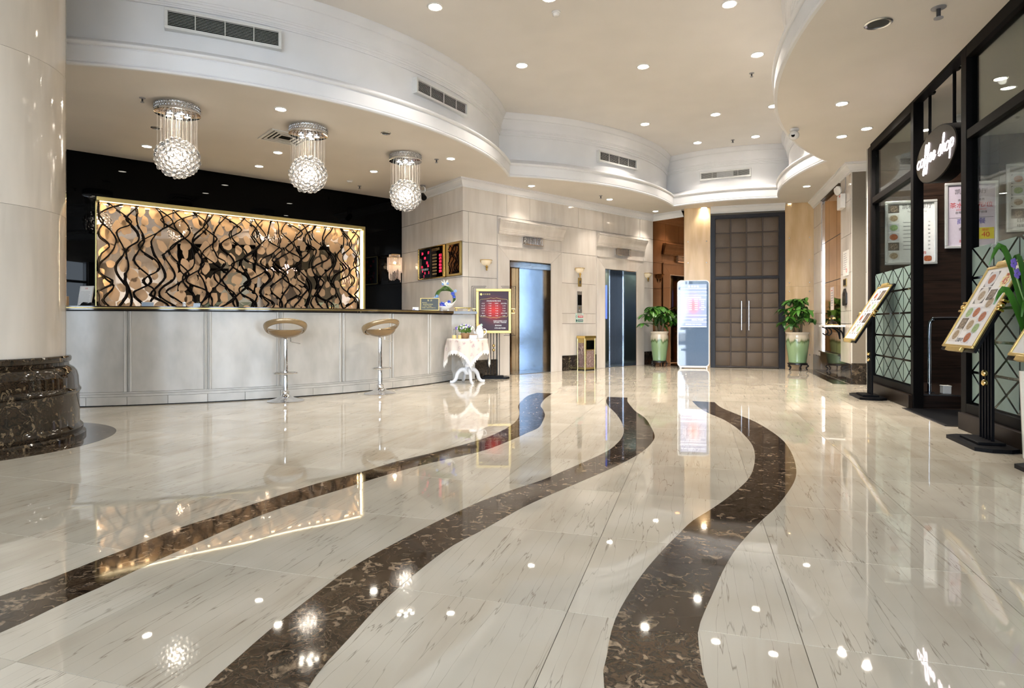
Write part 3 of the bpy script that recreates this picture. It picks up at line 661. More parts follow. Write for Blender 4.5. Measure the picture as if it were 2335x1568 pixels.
# ------------------------------------------------------------------ crystal chandeliers
crystal_me = MB().ico((0,0,0), 0.0265, 2).mesh('crystal_bead', 'crystal', True, 180)
def chandelier(x, y, lab, rz):
    t = thing('chandelier', lab, 'chandelier', (x, y, LOWZ), rz, 'crystal globe chandeliers over the reception')
    d = part('canopy', MB().lathe([(0.225,0),(0.235,-0.004),(0.235,-0.016),(0.222,-0.018),(0.222,-0.078),(0.235,-0.080),(0.238,-0.100),(0.230,-0.104),(0.10,-0.104),(1e-5,-0.104)], 48, cap=False), 'chrome', t, True, ang=30)
    mb = MB()
    for k in range(44):
        for q in range(2):
            a = 2*math.pi*(k+0.5*q)/44; mb.ico((0.228*math.cos(a), 0.228*math.sin(a), -0.032-0.030*q), 0.0125, 1, (1,1,1.25))
    o = part('crystal_band', mb, 'crystal', d); o['kind'] = 'stuff'
    for k in range(6):
        a = 2*math.pi*k/5+0.4; rr = 0.10 if k < 5 else 0
        s = part('spot_cup', MB().lathe([(0.036,-0.104),(0.036,-0.118),(0.030,-0.118),(0.030,-0.110)], 16, (rr*math.cos(a), rr*math.sin(a), 0), cap=False), 'chrome', t, True)
        part('spot_lens', MB().lathe([(1e-5,-0.116),(0.0295,-0.116),(0.0295,-0.110)], 16, (rr*math.cos(a), rr*math.sin(a), 0), cap=False), 'bulb_hot', s, True)
    R0, ZC = 0.212, -0.60
    mb = MB(); n = 0
    for k in range(72):
        f = (k+0.5)/72; rr = 0.215*math.sqrt(f); a = k*2.39996
        zt = ZC + math.sqrt(max(0, R0*R0-(rr*0.97)**2))
        mb.tube([(rr*math.cos(a), rr*math.sin(a), -0.104), (rr*math.cos(a), rr*math.sin(a), zt)], 0.0011, 4)
    o = part('strands', mb, 'strand', t); o['kind'] = 'stuff'
    for k in range(168):
        zf = 1 - 2*(k+0.5)/168; a = k*2.39996; rr = math.sqrt(1-zf*zf); q = R0*rnd.uniform(0.95,1.04)
        c = link('crystal_bead', crystal_me, t, (q*rr*math.cos(a), q*rr*math.sin(a), ZC+q*zf), (rnd.random(), rnd.random(), 0)); s = rnd.uniform(0.85,1.12); c.scale = (s,s,s)
    for k in range(54):
        zf = 1 - 2*(k+0.5)/54; a = k*2.39996; rr = math.sqrt(1-zf*zf); q = 0.13
        link('crystal_bead', crystal_me, t, (q*rr*math.cos(a), q*rr*math.sin(a), ZC+q*zf), (rnd.random(), rnd.random(), 0))
    point(t, (0,0,ZC), 20, (1.0,0.88,0.74), 0.13)  # fill light added inside the globe to brighten the crystals, no bulb there
    l = bpy.data.lights.new('spot_light', 'SPOT'); l.energy = 45; l.color = (1.0,0.86,0.68); l.spot_size = R(90); l.spot_blend = 0.8; l.shadow_soft_size = 0.08
    lo = bpy.data.objects.new('spot_light', l); COL.objects.link(lo); lo.parent = t; lo.location = (0,0,-0.125)
    point(t, (0,0,-0.06), 2.0, (1.0,0.86,0.70), 0.2, 'rim_glow').location = (0.0, 0.0, -0.012)
    return t
chandelier(-3.80, 6.93, 'crystal globe chandelier nearest the column', 0.2)
chandelier(-2.57, 7.70, 'crystal globe chandelier in the middle of the three', 1.1)
chandelier(-1.565, 8.96, 'crystal globe chandelier nearest the marble side wall', 2.0)

# ------------------------------------------------------------------ bar stools
def stool(x, y, rz, lab):
    t = thing('bar_stool', lab, 'bar stool', (x, y, 0), rz, 'chrome bar stools at the desk')
    part('base', MB().lathe([(0.212,0),(0.214,0.006),(0.205,0.012),(0.16,0.022),(0.10,0.042),(0.06,0.068),(0.042,0.092),(0.036,0.10)], 40), 'chrome', t, True, ang=60)
    part('collar', MB().lathe([(0.040,0.092),(0.046,0.10),(0.046,0.118),(0.034,0.13)], 24), 'chrome', t, True)
    part('column', MB().lathe([(0.0295,0.11),(0.0295,0.44),(0.0265,0.445),(0.0265,0.75),(0.04,0.765)], 24), 'chrome', t, True)
    fr_ = part('footrest', MB().tube([(0.135*math.cos(2*math.pi*k/32), -0.05+0.095*math.sin(2*math.pi*k/32), 0.345) for k in range(32)], 0.0095, 8, True), 'chrome', t, True)
    part('footrest_clamp', MB().lathe([(0.038,0.325),(0.040,0.33),(0.040,0.36),(0.038,0.365)], 20), 'chrome', fr_, True)
    part('lever', MB().tube([(0.06,-0.02,0.765),(0.06,-0.02,0.725),(0.065,-0.02,0.718),(0.17,-0.03,0.695)], 0.005, 8), 'chrome', t, True)
    part('seat', MB().lathe([(1e-5,0.762),(0.055,0.764),(0.12,0.780),(0.175,0.810),(0.200,0.842),(0.204,0.858),(0.192,0.864),(0.155,0.844),(0.09,0.822),(1e-5,0.815)], 40, cap=False), 'stool_seat', t, True, ang=60)
    rows_ = []
    for k in range(48):
        ph = 2*math.pi*k/48; lift = (0.5-0.5*math.sin(ph))            # high at -y, the back
        z = 0.822 + 0.154*lift**1.15; rr = 0.218 + 0.006*lift
        hh = 0.042 - 0.011*lift; th = 0.018
        cx, cy = rr*math.cos(ph)*1.05, rr*math.sin(ph) - 0.01
        nx, ny = math.cos(ph), math.sin(ph)
        row_ = []
        for q in range(10):
            a = 2*math.pi*q/10; ox = th*math.cos(a); oz = hh*math.sin(a)
            tl = 0.35*(oz)                                            # lean the band outward
            row_.append((cx+nx*(ox+tl), cy+ny*(ox+tl), z+oz))
        rows_.append(row_)
    rows_.append(rows_[0])
    part('back_ring', MB().rows(rows_, True), 'seat_light', t, True, ang=80)
    return t
stool(-2.755, 7.42, R(20), 'gold seated chrome bar stool nearer the camera, its back square to us')
stool(-1.775, 8.21, R(44), 'gold seated chrome bar stool turned slightly, nearer the lifts')

# ------------------------------------------------------------------ things on the desk
def board(name, lab, cat, loc, rz, wd, ht, tilt=0.0, fmat='black_satin', pmat='paper', fw=0.012, th=0.012):
    t = thing(name, lab, cat, loc, rz)
    part('frame', MB().box(-wd/2, wd/2, 0, th, 0, fw).box(-wd/2, wd/2, 0, th, ht-fw, ht).box(-wd/2, -wd/2+fw, 0, th, fw, ht-fw).box(wd/2-fw, wd/2, 0, th, fw, ht-fw), fmat, t, rot=(tilt,0,0))
    part('sheet', MB().box(-wd/2+fw, wd/2-fw, 0.003, th-0.001, fw, ht-fw), pmat, t, rot=(tilt,0,0))
    return t
plain('sign_slate', (0.035,0.040,0.034), 0.3); plain('sign_gold', (0.85,0.70,0.25), 0.4); plain('ink', (0.03,0.03,0.035), 0.5); plain('ink_grey', (0.30,0.30,0.32), 0.5); plain('ink_red', (0.55,0.03,0.03), 0.5)
plain('ink_blue', (0.05,0.05,0.35), 0.5); plain('ink_white', (0.9,0.9,0.9), 0.5)
def bar_lines(parent, x0, x1, z0, z1, n, mat, y=-0.002, fill=0.45, jag=0.3, name='text_line'):
    """rows of print too small to read"""
    dz = (z1-z0)/n
    for k in range(n):
        zc = z1 - dz*(k+0.5); xe = x1 - (x1-x0)*jag*rnd.random()
        part(name, MB().box(x0, xe, y, y+0.001, zc-dz*fill/2, zc+dz*fill/2), mat, parent)
s = board('notice_sign', 'small black notice sign with gold lettering on the reception desk', 'sign', (-1.29, 9.56, DZ), R(4), 0.295, 0.20, R(-6), 'dull_gold', 'sign_slate')
for body, sz, xx, zz, al in (('告  示', 0.030, 0, 0.158, 'CENTER'), ('尊敬的宾客:', 0.015, -0.12, 0.122, 'LEFT'), ('1. 请妥善保管好贵重物品', 0.0155, -0.12, 0.097, 'LEFT'), ('2. 入住须知, 严禁吸烟', 0.0155, -0.12, 0.070, 'LEFT'), ('如有疑问, 请联系前台服务人员', 0.0155, -0.12, 0.043, 'LEFT')):
    text(s, body, sz, 'sign_gold', (xx, -0.001+(zz)*math.tan(R(6)), zz), (R(84),0,0), al)
vz = thing('flower_arrangement', 'arched blue and white flower arrangement in a white boat shaped vase', 'flower arrangement', (-1.07, 9.74, DZ+0.001), R(0))
plain('porcelain', (0.85,0.85,0.84), 0.12, coat=0.5); plain('leaf_dark', (0.045,0.10,0.02), 0.35); plain('leaf_green', (0.11,0.22,0.03), 0.35); plain('flower_blue', (0.05,0.10,0.55), 0.5); plain('flower_violet', (0.20,0.13,0.50), 0.5); plain('flower_white', (0.85,0.85,0.78), 0.5); plain('flower_sky', (0.25,0.42,0.75), 0.5)
rows_ = []
for i in range(17):
    u = -1 + 2*i/16; cx = 0.19*u; cz = 0.060 + 0.125*max(0,u)**2 + 0.04*max(0,-u)**2
    hw = 0.075*math.sqrt(max(0.02, 1-u**2))+0.004; row_ = []
    for k in range(12):
        a = 2*math.pi*k/12; row_.append((cx, hw*math.cos(a), cz + 0.055*math.sqrt(max(0.03,1-u*u))*math.sin(a)*(1 if math.sin(a) < 0 else 0.35)))
    rows_.append(row_)
mb = MB().rows(rows_, True); mb.f.append(tuple(range(12))); mb.f.append(tuple(range(16*12, 17*12)))
part('vase', mb, 'porcelain', vz, True, ang=60)
for sx in (-0.05, 0.05): part('foot', MB().lathe([(0.016,0),(0.02,0.0),(0.018,0.02)], 12, (sx,0,0)), 'porcelain', vz, True)
def blade(mb, pts, w0):
    P = catmull(pts, 5); n = len(P); L_, R_ = [], []
    for i, p in enumerate(P):
        q = P[min(i+1, n-1)]; o_ = P[max(i-1, 0)]; t = Vector(q)-Vector(o_); sd = t.cross(Vector((0.2,1,0.1))).normalized() * (w0*math.sin(math.pi*min(0.97, 0.12+0.88*i/(n-1))))
        L_.append(tuple(Vector(p)+sd)); R_.append(tuple(Vector(p)-sd+Vector((0,0.004,0))))
    mb.rows([L_, [tuple((Vector(a)+Vector(b))/2+Vector((0,-0.006,0))) for a, b in zip(L_, R_)], R_]); return mb
for k in range(12):
    j = rnd.uniform(-0.02,0.02); h = rnd.uniform(0.36,0.43); y = rnd.uniform(-0.03,0.03)
    if k % 2: pts = [(-0.10+j,y,0.07),(-0.13+j,y,0.2),(-0.09+j,y,0.31),(0.0,y,h-0.04),(0.09+j,y,h-0.06)]
    else: pts = [(0.12+j,y,0.09),(0.14+j,y,0.2),(0.10+j,y,0.31),(0.02,y,h-0.03),(-0.05+j,y,h-0.05)]
    part('leaf_blade', blade(MB(), pts, 0.014), 'leaf_dark' if k % 3 else 'leaf_green', vz, True)
for k in range(7):
    a = R(60+rnd.uniform(-80,80)); L_ = rnd.uniform(0.06,0.11)
    part('petal', blade(MB(), [(0.0,0,0.40),(0.0+L_*0.5*math.cos(a),-0.01,0.40+L_*0.5*math.sin(a)),(L_*math.cos(a),-0.02,0.40+L_*math.sin(a))], 0.011), 'flower_white', vz, True)
for x, z, sc_, mt in ((-0.15,0.19,1,'flower_sky'),(-0.12,0.23,0.8,'flower_sky'),(0.13,0.27,1,'flower_blue'),(0.15,0.22,0.8,'flower_blue'),(0.07,0.14,0.9,'flower_blue'),(0.17,0.31,0.8,'flower_sky'),(-0.04,0.10,1.3,'flower_blue'),(-0.06,0.07,1.2,'flower_violet'),(-0.01,0.07,1.2,'flower_blue'),(0.05,0.43,0.6,'flower_sky'),(-0.03,0.42,0.6,'flower_sky')):
    mb = MB()
    for k in range(6):
        a = 2*math.pi*k/6+x*9; blade(mb, [(x,-0.05,z),(x+0.02*sc_*math.cos(a),-0.06,z+0.02*sc_*math.sin(a)),(x+0.038*sc_*math.cos(a),-0.055,z+0.038*sc_*math.sin(a))], 0.011*sc_)
    part('blossom', mb, mt, vz, True)
mb = MB()
for k in range(40):
    zf = 1-2*(k+0.5)/40; a = k*2.4; rr = math.sqrt(1-zf*zf); mb.ico((0.05+0.05*rr*math.cos(a), -0.03+0.04*rr*math.sin(a), 0.095+0.035*zf), 0.015, 1)
part('hydrangea', mb, 'flower_white', vz, True)
ty = thing('brass_tray', 'low brass tray with feet at the end of the reception desk', 'tray', (-0.82, 10.14, DZ), R(20))
part('dish', MB().bbox(-0.13,0.13,-0.05,0.05,0.045,0.058), 'brass', ty)
for sx in (-0.11, 0.11):
    for sy in (-0.035, 0.035): part('foot', MB().lathe([(0.010,0),(0.006,0.02),(0.012,0.046)], 10, (sx,sy,0)), 'brass', ty, True)
part('rim', MB().box(-0.14,0.14,-0.057,-0.05,0.052,0.066).box(-0.14,0.14,0.05,0.057,0.052,0.066), 'brass', ty)
cd = thing('name_card', 'small white card standing left of the black notice sign', 'card', (-1.475, 9.33, DZ), R(5))
part('card', MB().box(-0.045,0.045,0,0.002,0,0.05), 'paper', cd, rot=(R(-12),0,0)); part('stand', MB().box(-0.045,0.045,0.0,0.03,0,0.003), 'chrome', cd)
part('logo', MB().box(-0.036,-0.012,-0.001,0,0.008,0.02), 'ink_blue', cd, rot=(R(-12),0,0))
s = board('framed_certificate', 'white framed sheet of paper leaning near the column on the desk', 'document', (-5.07, 7.22, DZ-0.0), R(-12), 0.19, 0.25, R(-10), 'silver_frame', 'paper', 0.010)
text(s, '公告', 0.02, 'ink_red', (0,0.038,0.215), (R(80),0,0))
for k in range(9): part('text_line', MB().box(-0.075, 0.075-0.03*rnd.random(), -0.0005, 0.0006, 0.05+0.016*k, 0.053+0.016*k), 'ink_grey', s, rot=(R(-10),0,0))
tr = thing('letter_tray', 'dark plastic tray in front of the framed sheet on the desk', 'tray', (-4.96, 7.12, DZ), R(-12))
part('tray', MB().vprism([(-0.09,0),(0.09,0),(0.06,0.045),(0.03,0.03),(-0.03,0.05),(-0.06,0.035)], -0.02, 0.02), 'black_satin', tr); part('lip', MB().box(-0.09,0.09,-0.03,-0.02,0,0.012), 'black_satin', tr)
bx = thing('tissue_box', 'small pale blue box on the desk in front of the branch screen', 'box', (-4.42, 7.40, DZ), R(-5))
plain('pale_blue', (0.55,0.66,0.78), 0.5)
part('body', MB().bbox(-0.058,0.058,-0.03,0.03,0,0.055), 'pale_blue', bx); part('lid', MB().bbox(-0.06,0.06,-0.032,0.032,0.052,0.060,0.002), 'paper', bx)
cp = thing('white_figurine', 'small white ornament on the desk in front of the branch screen', 'ornament', (-4.03, 7.50, DZ))
part('lower', MB().lathe([(0.018,0),(0.022,0.01),(0.022,0.025),(0.012,0.034)], 14), 'porcelain', cp, True); part('upper', MB().lathe([(0.012,0.034),(0.02,0.042),(0.02,0.060),(1e-5,0.068)], 14), 'porcelain', cp, True)
pc = thing('price_card', 'pale leaning price card right of the white ornament', 'card', (-3.93, 7.60, DZ), R(10))
part('card', MB().box(-0.04,0.04,0,0.003,0,0.055), 'pale_blue', pc, rot=(R(-15),0,0)); part('stand', MB().box(-0.04,0.04,0,0.03,0,0.003), 'paper', pc)
bx = thing('parcel_box', 'small brown cardboard box beside the column on the desk', 'box', (-5.30, 7.17, DZ), R(10))
plain('cardboard', (0.42,0.27,0.13), 0.8)
part('body', MB().bbox(-0.06,0.06,-0.05,0.05,0,0.12), 'cardboard', bx); part('tape', MB().box(-0.012,0.012,-0.0512,0.0512,0.0,0.1212), 'dull_gold', bx)
# ------------------------------------------------------------------ lifts
plain('lift_dark', (0.02,0.02,0.022), 0.15, 0.6); plain('cab_steel', (0.30,0.30,0.27), 0.3, 0.7)
emitter('cab_light', (0.80,0.92,0.75), 6.0); emitter('cab_screen', (0.10,0.16,0.75), 1.6)
def lift(x0, x1, lab, opened):
    t = thing('elevator', lab, 'elevator', (*frame_pt(OB, ANG_B, x0, 0), 0), ANG_B, 'lifts in the marble wall')
    wd = x1-x0; q = 0.54
    part('jamb', MB().box(wd-0.012, wd-0.0005, -0.024, q+0.06, 0.001, EZ-0.0005), 'steel', t)
    part('jamb', MB().box(0.0005, 0.012, -0.024, q+0.06, 0.001, EZ-0.0005), 'steel', t)
    part('head', MB().box(0.012, wd-0.012, -0.02, q+0.06, EZ-0.012, EZ-0.0005), 'steel', t)
    part('sill', MB().box(0.012, wd-0.012, -0.02, q+0.06, 0.001, 0.006), 'steel_plain', t)
    if not opened:
        part('door_leaf', MB().box(0.012, 0.652, q, q+0.04, 0.006, EZ-0.012), 'lift_warm_reflection', t)  # brown stands in for warm surroundings mirrored in this steel leaf
        part('door_leaf', MB().box(0.656, 0.722, q-0.004, q+0.04, 0.006, EZ-0.012), 'lift_warm_reflection', t)
        part('door_leaf', MB().box(0.726, wd-0.0125, q-0.03, q+0.04, 0.006, EZ-0.012), 'steel', t)
        part('door_rail', MB().box(0.012, wd-0.0125, q-0.04, q-0.031, EZ-0.06, EZ-0.012), 'steel_plain', t)
    else:
        part('door_leaf', MB().box(0.012, 0.10, q, q+0.04, 0.006, EZ-0.012), 'steel', t)
        part('door_leaf', MB().box(0.83, wd-0.0125, q-0.01, q+0.04, 0.006, EZ-0.012), 'lift_dark', t)
        part('door_edge', MB().box(0.795, 0.83, q-0.012, q+0.045, 0.006, EZ-0.012), 'chrome', t)
        c = part('cab', MB().box(-0.25,1.35,q+1.25,q+1.27,0,2.3).box(-0.27,-0.25,q+0.1,q+1.27,0,2.3).box(1.35,1.37,q+0.1,q+1.27,0,2.3).box(-0.27,1.37,q+0.1,q+1.27,-0.02,0.005).box(-0.27,1.37,q+0.1,q+1.27,2.3,2.32), 'cab_steel', t)
        part('cab_lamp', MB().box(0.1,1.0,q+0.3,q+1.1,2.285,2.299), 'cab_light', c)
        part('handrail', MB().tube([(0.0,q+1.20,0.9),(1.2,q+1.20,0.9)], 0.018, 10), 'chrome', c, True)
        part('cab_poster', MB().box(1.335,1.3495,q+0.42,q+1.0,1.05,1.85), 'cab_screen', c)
        area(c, (0.55, q+0.7, 2.27), (0,0,0), 0.8, 0.7, 10, (0.85,0.95,0.85), 'cab_glow')
    return t
lift(E1[0], E1[1], 'closed steel lift doors behind the price board stand', False)
lift(E2[0], E2[1], 'open lift with a lit cabin and blue poster inside', True)
# crystal indicator lamps over the lifts
for x, lab in ((1.61, 'crystal prism lamp above the first lift'), (4.30, 'crystal prism lamp above the open lift')):
    t = thing('lift_lantern', lab, 'crystal lamp', (*frame_pt(OB, ANG_B, x, 0), 2.48), ANG_B, 'crystal lanterns over the lifts')
    part('backplate', MB().bbox(-0.24,0.24,-0.03,-0.003,-0.075,0.075), 'chrome', t)
    pm = MB().lathe([(0.018,-0.065),(0.018,0.065)], 6).mesh('prism', 'crystal')
    for k in range(11): link('prism', pm, t, (-0.215+0.043*k, -0.052, 0))
    part('rail', MB().box(-0.24,0.24,-0.075,-0.003,0.066,0.076).box(-0.24,0.24,-0.075,-0.003,-0.076,-0.066), 'chrome', t)
# wall sconces
plain('alabaster', (0.78,0.66,0.48), 0.4, emit=(1.0,0.8,0.5), es=0.12)
def sconce(x, z, lab):
    t = thing('sconce', lab, 'wall sconce', (*frame_pt(OB, ANG_B, x, 0), z), ANG_B, 'alabaster bowl sconces')
    rows_ = []
    for r, zz in ((0.012,-0.075),(0.05,-0.068),(0.085,-0.045),(0.108,-0.012),(0.118,0.022),(0.112,0.022),(0.098,-0.008),(0.05,-0.05)):
        rows_.append([(r*math.cos(math.pi*k/20), -0.002-r*0.95*math.sin(math.pi*k/20), zz) for k in range(21)])
    part('bowl', MB().rows(rows_), 'alabaster', t, True, ang=60)
    part('rim', MB().tube([(0.119*math.cos(math.pi*k/20), -0.004-0.114*math.sin(math.pi*k/20), 0.024) for k in range(21)], 0.006, 8), 'gold', t, True)
    part('drop', MB().lathe([(0.004,-0.16),(0.018,-0.145),(0.010,-0.125),(0.026,-0.10),(0.016,-0.082),(0.02,-0.074)], 12, (0,-0.035,0)), 'gold', t, True)
    for sx in (-1, 1): part('ribbon', MB().tube([(sx*0.118,-0.012,0.02),(sx*0.124,-0.016,-0.01),(sx*0.116,-0.014,-0.03)], [0.005,0.006,0.002], 6), 'gold', t, True)
    return t
sconce(0.496, 2.03, 'alabaster bowl sconce left of the first lift')
sconce(2.927, 2.03, 'alabaster bowl sconce between the two lifts')
sconce(5.21, 2.05, 'alabaster bowl sconce right of the open lift')
t = thing('brass_plaque', 'small brass plaque below the middle sconce', 'plaque', (*frame_pt(OB, ANG_B, 2.94, 0), 1.775), ANG_B)
part('plate', MB().bbox(-0.045,0.045,-0.022,-0.002,-0.09,0.09), 'dull_gold', t); part('display', MB().box(-0.02,0.02,-0.0235,-0.021,-0.03,0.03), 'steel', t)
t = thing('call_panel', 'steel lift call panel with a black display between the lifts', 'call panel', (*frame_pt(OB, ANG_B, 2.94, 0), 1.37), ANG_B)
part('plate', MB().bbox(-0.068,0.068,-0.012,-0.002,-0.22,0.22), 'steel_plain', t); part('display', MB().box(-0.058,0.058,-0.0135,-0.011,-0.06,0.15), 'black_gloss', t)
part('button', MB().lathe([(0.018,0),(0.018,0.006),(0.014,0.008)], 16), 'chrome', t, True, (0,-0.012,-0.17), (R(90),0,0)); part('key_switch', MB().lathe([(0.012,0),(0.012,0.006)], 12), 'gold', t, True, (0,-0.012,-0.11), (R(90),0,0))
t = thing('safety_notice', 'pale green safety notice with red and dark bars under the call panel', 'notice', (*frame_pt(OB, ANG_B, 2.94, 0), 1.055), ANG_B)
plain('notice_green', (0.50,0.68,0.60), 0.4); plain('notice_red', (0.55,0.04,0.06), 0.4); plain('notice_dark', (0.04,0.10,0.09), 0.4)
part('sheet', MB().box(-0.115,0.115,-0.006,-0.002,-0.095,0.09), 'notice_green', t)
part('red_bar', MB().box(-0.045,0.105,-0.008,-0.006,0.0,0.045), 'notice_red', t); part('dark_bar', MB().box(-0.045,0.105,-0.008,-0.006,-0.08,-0.035), 'notice_dark', t)
part('pictogram', MB().box(-0.105,-0.065,-0.008,-0.006,-0.08,-0.035), 'notice_dark', t); part('pictogram', MB().tube([(-0.085+0.022*math.cos(2*math.pi*k/16), -0.007, 0.022+0.022*math.sin(2*math.pi*k/16)) for k in range(16)], 0.003, 5, True), 'notice_dark', t)
text(t, '请勿吸烟', 0.030, 'ink_white', (0.03,-0.0085,0.022)); text(t, '安全乘梯须知', 0.022, 'ink_white', (0.03,-0.0085,-0.058)); text(t, '乘 梯 注 意 事 项', 0.020, 'ink_red', (0,-0.0065,0.068))
# ashtray bin
t = thing('litter_bin', 'gold trimmed marble litter bin between the lifts', 'litter bin', (*frame_pt(OB, ANG_B, 3.01, -0.125), 0), ANG_B)
part('body', MB().box(-0.155,0.155,-0.105,0.105,0.02,0.64), 'dull_gold', t)
part('marble_side', MB().box(-0.158,-0.154,-0.075,0.075,0.06,0.55), 'rose_marble', t); part('marble_front', MB().box(-0.115,0.115,-0.108,-0.104,0.06,0.40), 'rose_marble', t)
part('opening', MB().box(-0.115,0.115,-0.109,-0.104,0.42,0.60), 'black_gloss', t)
for sx in (-0.148, 0.148):
    for sy in (-0.098, 0.098): part('corner_post', MB().lathe([(0.013,0.0),(0.013,0.645)], 12, (sx,sy,0)), 'brass', t, True)
part('lid', MB().bbox(-0.168,0.168,-0.118,0.112,0.64,0.69), 'gold', t); part('plinth', MB().box(-0.14,0.14,-0.09,0.09,0,0.03), 'black_satin', t)

# ------------------------------------------------------------------ display stands
plain('menu_white', (0.80,0.79,0.80), 0.35); plain('board_gold', (0.55,0.40,0.14), 0.32, 0.6)
def stand(name, lab, cat, loc, rz, tilt, cz, wd, ht, group=None, gold=True, bwid=0.33):
    t = thing(name, lab, cat, loc, rz, group)
    part('base', MB().prism([(-bwid,-0.06),(-bwid+0.06,-0.15),(bwid-0.06,-0.15),(bwid,-0.06),(bwid,0.06),(bwid-0.06,0.15),(-bwid+0.06,0.15),(-bwid,0.06)], 0.0, 0.028), 'black_satin', t)
    part('base_step', MB().bbox(-0.17,0.17,-0.09,0.09,0.028,0.048), 'black_satin', t)
    for k in range(5): part('bar', MB().box(-0.006,0.006,-0.010,0.010,0.048,cz-0.02 if abs(k-2) < 2 else cz-0.06), 'black_satin', t, loc=(-0.10+0.05*k, 0.03, 0))
    part('cross_bar', MB().box(-0.14,0.14,0.02,0.04,cz-0.05,cz-0.02), 'black_satin', t)
    for z in (0.56, 0.485):
        part('gold_stud', MB().uv((0,0.015,z), 0.026, (1,0.8,1)), 'brass', t, True)
    bm_ = 0.0 if gold else 0.022
    b = link('board', MB().box(-wd/2-bm_,wd/2+bm_,0.0,0.022,-ht/2-bm_,ht/2+bm_).mesh('board', 'black_satin'), t, (0,0,cz), (-tilt,0,0))
    fw = 0.045 if gold else 0.022
    for nm, bxs in (('frame_rail', (-wd/2,wd/2,-ht/2,-ht/2+fw)), ('frame_rail', (-wd/2,wd/2,ht/2-fw,ht/2)), ('frame_stile', (-wd/2,-wd/2+fw,-ht/2+fw,ht/2-fw)), ('frame_stile', (wd/2-fw,wd/2,-ht/2+fw,ht/2-fw))):
        part(nm, MB().bbox(bxs[0],bxs[1],-0.016,0.0,bxs[2],bxs[3],0.004), 'board_gold', b)
    for sx in (-1, 1):
        part('side_clasp', MB().bbox(sx*(wd/2+0.035)-0.03,sx*(wd/2+0.035)+0.03,-0.02,0.02,0.028,0.045,0.003), 'gold', b)
        part('side_clasp', MB().bbox(sx*(wd/2+0.035)-0.03,sx*(wd/2+0.035)+0.03,-0.02,0.02,-0.045,-0.028,0.003), 'gold', b)
        part('pivot_ball', MB().uv((sx*(wd/2+0.035),-0.005,0), 0.024), 'brass', b, True)
    return t, b
def poster_print():
    m, N, L, b = new_mat('poster_print')
    tc = N.new('ShaderNodeTexCoord'); mp = N.new('ShaderNodeMapping'); mp.inputs['Location'].default_value = (-0.02,0,-0.05); mp.inputs['Scale'].default_value = (3.6,0.0,3.6)
    L.new(tc.outputs['Object'], mp.inputs[0]); gr = N.new('ShaderNodeTexGradient'); gr.gradient_type = 'SPHERICAL'; L.new(mp.outputs[0], gr.inputs[0])
    rp = ramp(N, [(0.0,(0.055,0.030,0.045)),(0.35,(0.12,0.030,0.040)),(0.75,(0.45,0.03,0.03)),(1.0,(0.65,0.04,0.03))]); L.new(gr.outputs[0], rp.inputs[0]); L.new(rp.outputs[0], b.inputs['Base Color']); b.inputs['Roughness'].default_value = 0.25; b.inputs['Specular IOR Level'].default_value = 0.15
poster_print()
def price_table(b, y, top, wd, inkm, sz=0.021):
    text(b, '宾馆客房优惠价目表', sz*1.3, inkm, (0, y, top))
    cols = (-0.36*wd, -0.13*wd, 0.10*wd, 0.35*wd)
    rows_ = (('房 型','门市价','优惠价','会员优惠价'),('单人房','￥398','￥198','￥178'),('双人房','￥428','￥218','￥198'),('三人房','￥468','￥248','￥228'),('套 房','￥688','￥388','含双人早餐'),('豪华套房','￥888','￥488','￥458'))
    for r, row_ in enumerate(rows_):
        for cx, s_ in zip(cols, row_): text(b, s_, sz, inkm, (cx, y, top-0.042-0.042*r))
t, b = stand('price_board_stand', 'gold framed dark red price board on a black barred stand before the first lift', 'display stand', (-0.315, 10.47, 0), R(2), 0.0, 1.155, 0.60, 0.76, bwid=0.27)
part('poster', MB().box(-0.256,0.256,-0.006,0.0,-0.336,0.336), 'poster_print', b)
text(b, '凯 利 宾 馆', 0.026, 'sign_gold', (-0.12,-0.0068,0.285)); part('logo', MB().lathe([(1e-5,0),(0.02,0),(0.02,0.001)], 20), 'sign_gold', b, loc=(-0.215,-0.0066,0.285), rot=(R(90),0,0))
price_table(b, -0.0068, 0.17, 0.5, 'ink_white')
for zz, pts in ((0.205, [(-0.24,0.185),(-0.22,0.2),(-0.12,0.205),(-0.05,0.225),(0,0.215),(0.05,0.225),(0.12,0.205),(0.22,0.2),(0.24,0.185)]), (0, [(-0.24,-0.085),(-0.22,-0.1),(-0.12,-0.1),(-0.05,-0.12),(0,-0.11),(0.05,-0.12),(0.12,-0.1),(0.22,-0.1),(0.24,-0.085)])):
    part('scroll_border', MB().tube([(x,-0.0065,z) for x, z in pts], 0.0022, 4), 'sign_gold', b)
for sx in (-0.24, 0.24): part('scroll_border', MB().box(sx-0.001,sx+0.001,-0.0075,-0.006,-0.085,0.185), 'sign_gold', b)
text(b, '扫描关注微信公众号\n成为会员, 尽享优惠', 0.026, 'ink_white', (0.11,-0.0068,-0.185)); text(b, '服务热线:', 0.028, 'ink_white', (0.08,-0.0068,-0.25)); text(b, '0755-82376288', 0.030, 'ink_white', (0.11,-0.0068,-0.295))
part('green_dot', MB().lathe([(1e-5,0),(0.022,0),(0.022,0.001)], 16), 'notice_green', b, loc=(-0.21,-0.0066,-0.24), rot=(R(90),0,0))
